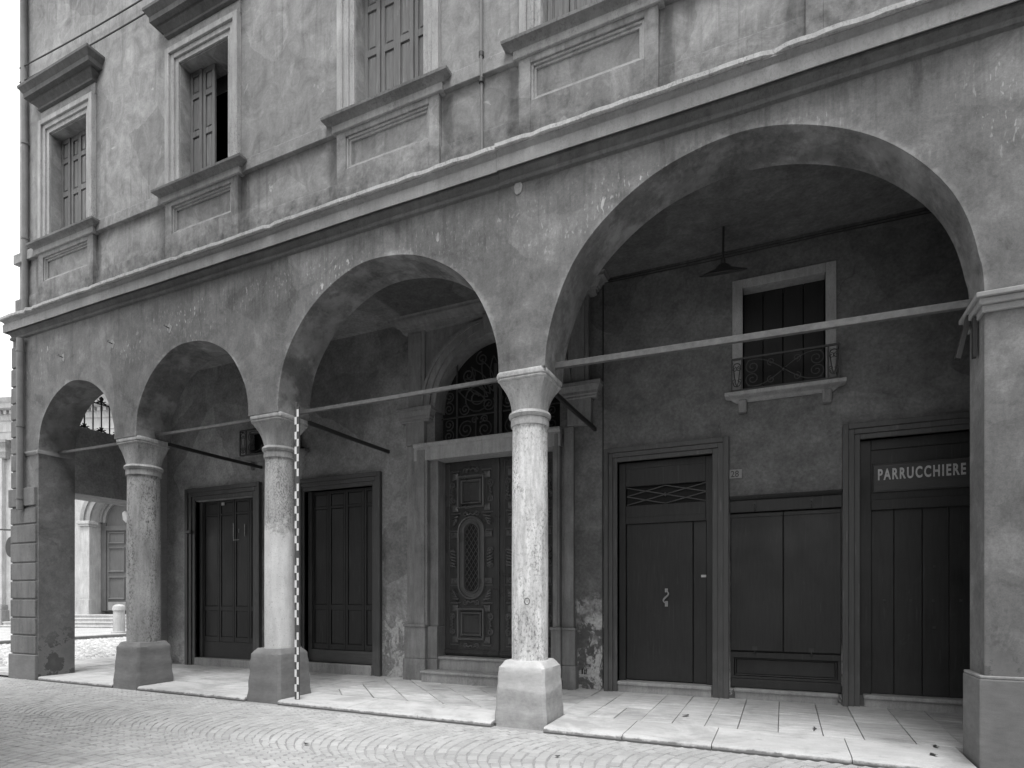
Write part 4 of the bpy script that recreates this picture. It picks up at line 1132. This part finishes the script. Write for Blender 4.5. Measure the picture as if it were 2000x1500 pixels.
LX, LY, LZ = -.70, 1.85, 5.62
lp = empty("pendant_lamp", (LX,LY,LZ), "flat iron lamp shade hanging under the arcade ceiling left of the balcony window", "lamp")
sh_ = MB().lathe([(.285,-.012),(.29,-.004),(.20,.022),(.10,.05),(.065,.085),(.03,.10),(.028,.15)], 0, 0, 28)
dv = Vector((LX, LY+CAM_D, LZ-CAM_H)).normalized(); up_ = (Vector((0,0,1)) - dv*dv.z).normalized(); q_ = Vector((0,0,1)).rotation_difference(up_.lerp(Vector((0,0,1)), .12).normalized())
sh_.v = [tuple(Vector((LX,LY,LZ)) + q_ @ Vector(p)) for p in sh_.v]
obj("lamp_shade", sh_, "iron", lp, 0, True)
tip = Vector((LX,LY,LZ)) + q_ @ Vector((0,0,.14))
obj("lamp_stem", MB().tube([tuple(tip),(tip.x,tip.y-.01,tip.z+.1),(tip.x,LY,6.197)], .014, 8), "iron", lp, 0, True)

# round sign on a bracket at the street corner
rs_ = empty("round_sign", (-13.55,.30,2.24), "dark round sign on an iron arm past the rusticated corner", "sign")
obj("bracket_arm", MB().tube([(XL+.02,.30,2.72),(-14.3,.30,2.82)], .016, 8).tube([(-13.55,.302,2.60),(-13.55,.302,2.77)], .008, 6), "iron", rs_)
dsk = MB(); n = 30
dsk.rings([[(-13.55+.20*math.cos(2*math.pi*i/n), yy, 2.44+.20*math.sin(2*math.pi*i/n)) for i in range(n)] for yy in (.29,.315)])
obj("disc", dsk, "iron", rs_, .004)

# surveyor's staff standing against the middle plinth
sf = empty("surveying_staff", (-6.126,.10,.06), "tall chequered surveying staff leaning upright beside the middle column", "staff")
SH = 4.11
obj("staff_rod", MB().box(-6.164,-6.088,.09,.112,.062,SH+.0).box(-6.160,-6.122,.091,.111,SH,SH+.06), "paintred", sf, .003)
ckm = MB().box(-.018,.018,-.0025,.0005,0,.1).mesh("check"); ckm.materials.append(MT["paintwhite"])
n = 40; stp = SH/n
for i in range(n):
    if i % 10 == 9: continue
    for k in (0, 1):
        if (i+k) % 2: continue
        o = bpy.data.objects.new("white_check", ckm); COL.objects.link(o); o.parent = sf
        o.location = ((-.0185 if k else .0185), -.0105, .004 + i*stp); o.scale = (1,1,stp/.1)

# leaves and scraps on the ground
for (x, y, lab, s_) in ((-1.05,1.05,"dry curled leaf on the paving in front of the house door",.032), (-7.0,.55,"dark scrap on the edge stone between two column plinths",.035),
                        (.30,.9,"twig with a leaf on the paving before the shuttered shop",.022), (-4.35,-1.6,"dry leaf lying in the street in front of the portal",.025), (-1.9,-1.0,"small dry leaf on the setts right of the pale column",.02),
                        (1.3,.55,"dark leaf at the foot of the right-hand pier, the nearer one to the door",.03), (1.22,.22,"dark leaf by the kerb near the right-hand pier",.03)):
    z = pz(x,y)+.004 if y > -.1 else .006
    pts = []
    for i in range(10):
        a = 2*math.pi*i/10; r_ = s_*random.uniform(.55,1.1); pts.append((r_*math.cos(a)*1.4, r_*math.sin(a)))
    mb = MB(); vs = [(px, py, .006+.3*abs(px)) for px, py in pts]
    mb.add(vs + [(px, py, zz_+.003) for px, py, zz_ in vs], [tuple(range(9,-1,-1)), tuple(range(10,20))] + [(i,(i+1)%10,(i+1)%10+10,i+10) for i in range(10)])
    if "twig" in lab: mb.tube([(-.12,0,.006),(0,.01,.012),(.1,-.01,.006)], .004, 5)
    o = obj("dry_leaf", mb, "leaf"); o.location = (x, y, z-.004); o.rotation_euler = (0,0,random.uniform(0,6)); tag(o, lab, "leaf", "leaves and scraps on the ground")

# ------------------------------------------------------------------ church across the side street
CH = empty("church", (-28.15,11.5,0), "pale stone church front with arched doorway and steps across the side street", "church", None, R(18))
def ch(name, mb, mat, parent=CH, bevel=0.0, smooth=False): 
    o = obj(name, mb, mat, None, bevel, smooth); o.parent = parent; return o
DZ = .78
pl = [(-14,-.03),(-1.35,-.03),(-1.35,5.0)] + arc(0,5.0,1.35,math.pi,0,30)[1:-1] + [(1.35,5.0),(1.35,-.03),(14,-.03),(14,9.2),(-14,9.2)]
ch("facade_wall", MB().prism(pl, 0, .9), "church")
ch("attic_wall", MB().box(-13.9,13.9,.02,.9,9.2,10.6), "church")
ch("nave_wall", MB().box(-13.9,-13.2,.9,16,-.03,10.5), "church"); ch("nave_wall", MB().box(13.2,13.9,.9,16,-.03,10.5), "church")
ch("vestibule_wall", MB().box(-3,3,.86,1.0,-.03,9.2), "churchdark")
dr = ch("doorway", MB().arcband(0,5.0,1.35,1.62,-.10,.02).arcband(0,5.0,1.60,1.78,-.18,-.02).arcband(0,5.0,1.22,1.36,.42,.7).arcband(0,5.0,1.09,1.24,.52,.7), "churchdark", CH, 0, True)
for sx in (-1,1):
    jm = MB()
    a, b = sorted((sx*1.35, sx*1.8)); jm.box(a, b, -.12, .02, .3, 4.75); jm.box(a-.04, b+.04, -.2, .02, .3, 1.35); jm.box(a-.05, b+.05, -.22, .3, 4.75, 4.85); jm.box(a-.09, b+.09, -.26, .3, 4.85, 5.0)
    ch("door_jamb", jm, "church", dr, .015)
    a, b = sorted((sx*1.09, sx*1.352)); ch("door_post", MB().box(a, b, .55, .7, DZ, 5.0), "churchdoor", dr, .02)
dd = ch("church_door", MB().box(-1.1,1.1,.62,.68,DZ,4.65).box(-1.12,1.12,.55,.68,4.62,4.85).prism([(-1.1,4.85)]+[(1.1,4.85)]+arc(0,4.99,1.1,0,math.pi,24), .62, .66), "churchdoor", CH)
for sx in (-1, 1):
    for z0, z1 in ((DZ+.55,DZ+1.65),(DZ+1.85,DZ+3.05),(DZ+3.2,DZ+3.78)):
        a, b = sorted((sx*.12, sx*1.0)); ch("panel", MB().bevelring(a, b, z0, z1, .10, .62, .06), "churchdoor", dd)
    a, b = sorted((sx*.1, sx*1.02)); ch("kick_plate", MB().box(a, b, .605, .62, DZ+.05, DZ+.45), "churchdark", dd)
ch("crest", MB().prism([(-.02,4.95),(.16,5.12),(.2,5.45),(.06,5.55),(0,5.48),(-.1,5.56),(-.24,5.45),(-.2,5.12)], .52, .62), "church", dd, .04)
for k in range(4):
    ch("step", MB().box(-4.5, 4.5, -1.7+.36*k, .2, -.02, .2+.15*k).box(-4.52, 4.52, -1.73+.36*k, .2, .2+.15*k-.05, .2+.15*k-.004), "church", CH, .01)
for x in (-7.9,-6.2,-3.4,3.4,6.2,7.9):
    p = ch("pilaster", MB().box(x-.42, x+.42, -.22, .02, 1.1, 8.2), "church", CH, .02)
    ch("pilaster_base", MB().box(x-.6,x+.6,-.4,.02,-.02,.85).box(x-.52,x+.52,-.32,.02,.85,1.1), "churchdark", p, .02)
    ch("pilaster_capital", MB().mould(x-.40,x+.40,0,[(.2,8.0),(.24,8.05),(.24,8.15),(.30,8.3),(.26,8.5),(.36,8.7),(.4,8.72),(.4,8.85)]), "churchdark", p, 0, True)
en = ch("entablature", MB().mould(-14,14,0,[(.26,8.85),(.28,9.2),(.32,9.22),(.3,9.25),(.26,9.7),(.34,9.75),(.36,9.85),(.4,9.95),(.42,10.15),(.75,10.2),(.78,10.4),(.9,10.5),(.95,10.62),(.1,10.75)]), "church", CH, 0, True)
dn = MB().box(-.07,.07,-.56,-.38,9.98,10.16).mesh("dentil"); dn.materials.append(MT["church"])
for i in range(94):
    o = bpy.data.objects.new("dentil", dn); COL.objects.link(o); o.parent = en; o.location = (-13.9+.298*i, 0, 0)
ch("church_roof", MB().box(-13.9,13.9,.3,15.9,10.5,10.65), "roof")

# side-street cobbles and the church forecourt
cob = MB(); y = -3.0
while y < 12:
    x = -21.9
    while x < -14.7:
        px, py = x+random.uniform(-.02,.02), y+random.uniform(-.02,.02); a, b = random.uniform(.06,.085), random.uniform(.05,.075); t = random.uniform(0,3)
        if py < .2 and px > -15.7: x += .16; continue
        ring = [(px+a*math.cos(t+2*math.pi*i/6), py+b*math.sin(t+2*math.pi*i/6)) for i in range(6)]
        ring2 = [(px+.55*a*math.cos(t+2*math.pi*i/6), py+.55*b*math.sin(t+2*math.pi*i/6)) for i in range(6)]
        h = random.uniform(.0,.012)
        cob.add([(u,v,-.03) for u,v in ring]+[(u,v,h+.012) for u,v in ring2], [(i,(i+1)%6,(i+1)%6+6,i+6) for i in range(6)]+[tuple(range(6,12))])
        x += .16
    y += .14
me = bpy.data.meshes.new("cobbles"); me.from_pydata(cob.v, [], cob.f); me.materials.append(MT["cobble"])
me.polygons.foreach_set("use_smooth", [True]*len(me.polygons))
o = bpy.data.objects.new("cobbles", me); COL.objects.link(o); stuff(o); o["label"] = "rounded cobbles paving the side street"; o["category"] = "cobbles"
struct(obj("church_forecourt", MB().box(-60,-22.2,-40,40,-.04,.115), "ledge", None, .02))
struct(obj("forecourt_kerb", MB().box(-22.2,-22.0,-40,40,-.04,.11), "quoin", None, .02))
bo = empty("stone_bollard", (-22.75,8.15,.115), "short round stone bollard in front of the church steps", "bollard")
obj("bollard_shaft", MB().lathe([(.25,.115),(.25,.17),(.20,.18),(.19,.95),(.22,.97),(.22,1.03),(.20,1.12),(.12,1.18),(.01,1.2)], -22.75, 8.15, 20), "church", bo, 0, True)

# ------------------------------------------------------------------ unseen houses added behind the camera to shape the street light
for x0, x1, yf, h, lab in ((-12.6,-4.7,-5.1,11.5,"added unseen house blocking sky light, left behind the camera"), (4.0,24,-5.2,14.5,"added unseen house blocking sky light, right behind the camera")):
    hb = empty("sky_blocker_house", (x0,yf-8,0), lab, "house", "added sky-blocking houses")
    ws = [x0+1.8+3.0*i for i in range(int((x1-x0-2)/3.0))]
    hl = [(a-.55,a+.55,z,z+1.9) for a in ws for z in (1.1,4.8,8.2)]
    obj("front_wall", gridwall(x0, x1, -.03, h, yf-.4, yf, hl), "blocker", hb)
    obj("body", MB().box(x0+.01, x1-.01, yf-12, yf-.41, -.03, h-.01), "blocker", hb)
    obj("roof", MB().box(x0-.4, x1+.4, yf-12.4, yf+.5, h, h+.25), "roof", hb)
    for a, b, c, d in hl: obj("shutter", MB().box(a, b, yf-.25, yf-.2, c, d), "shutter", hb)
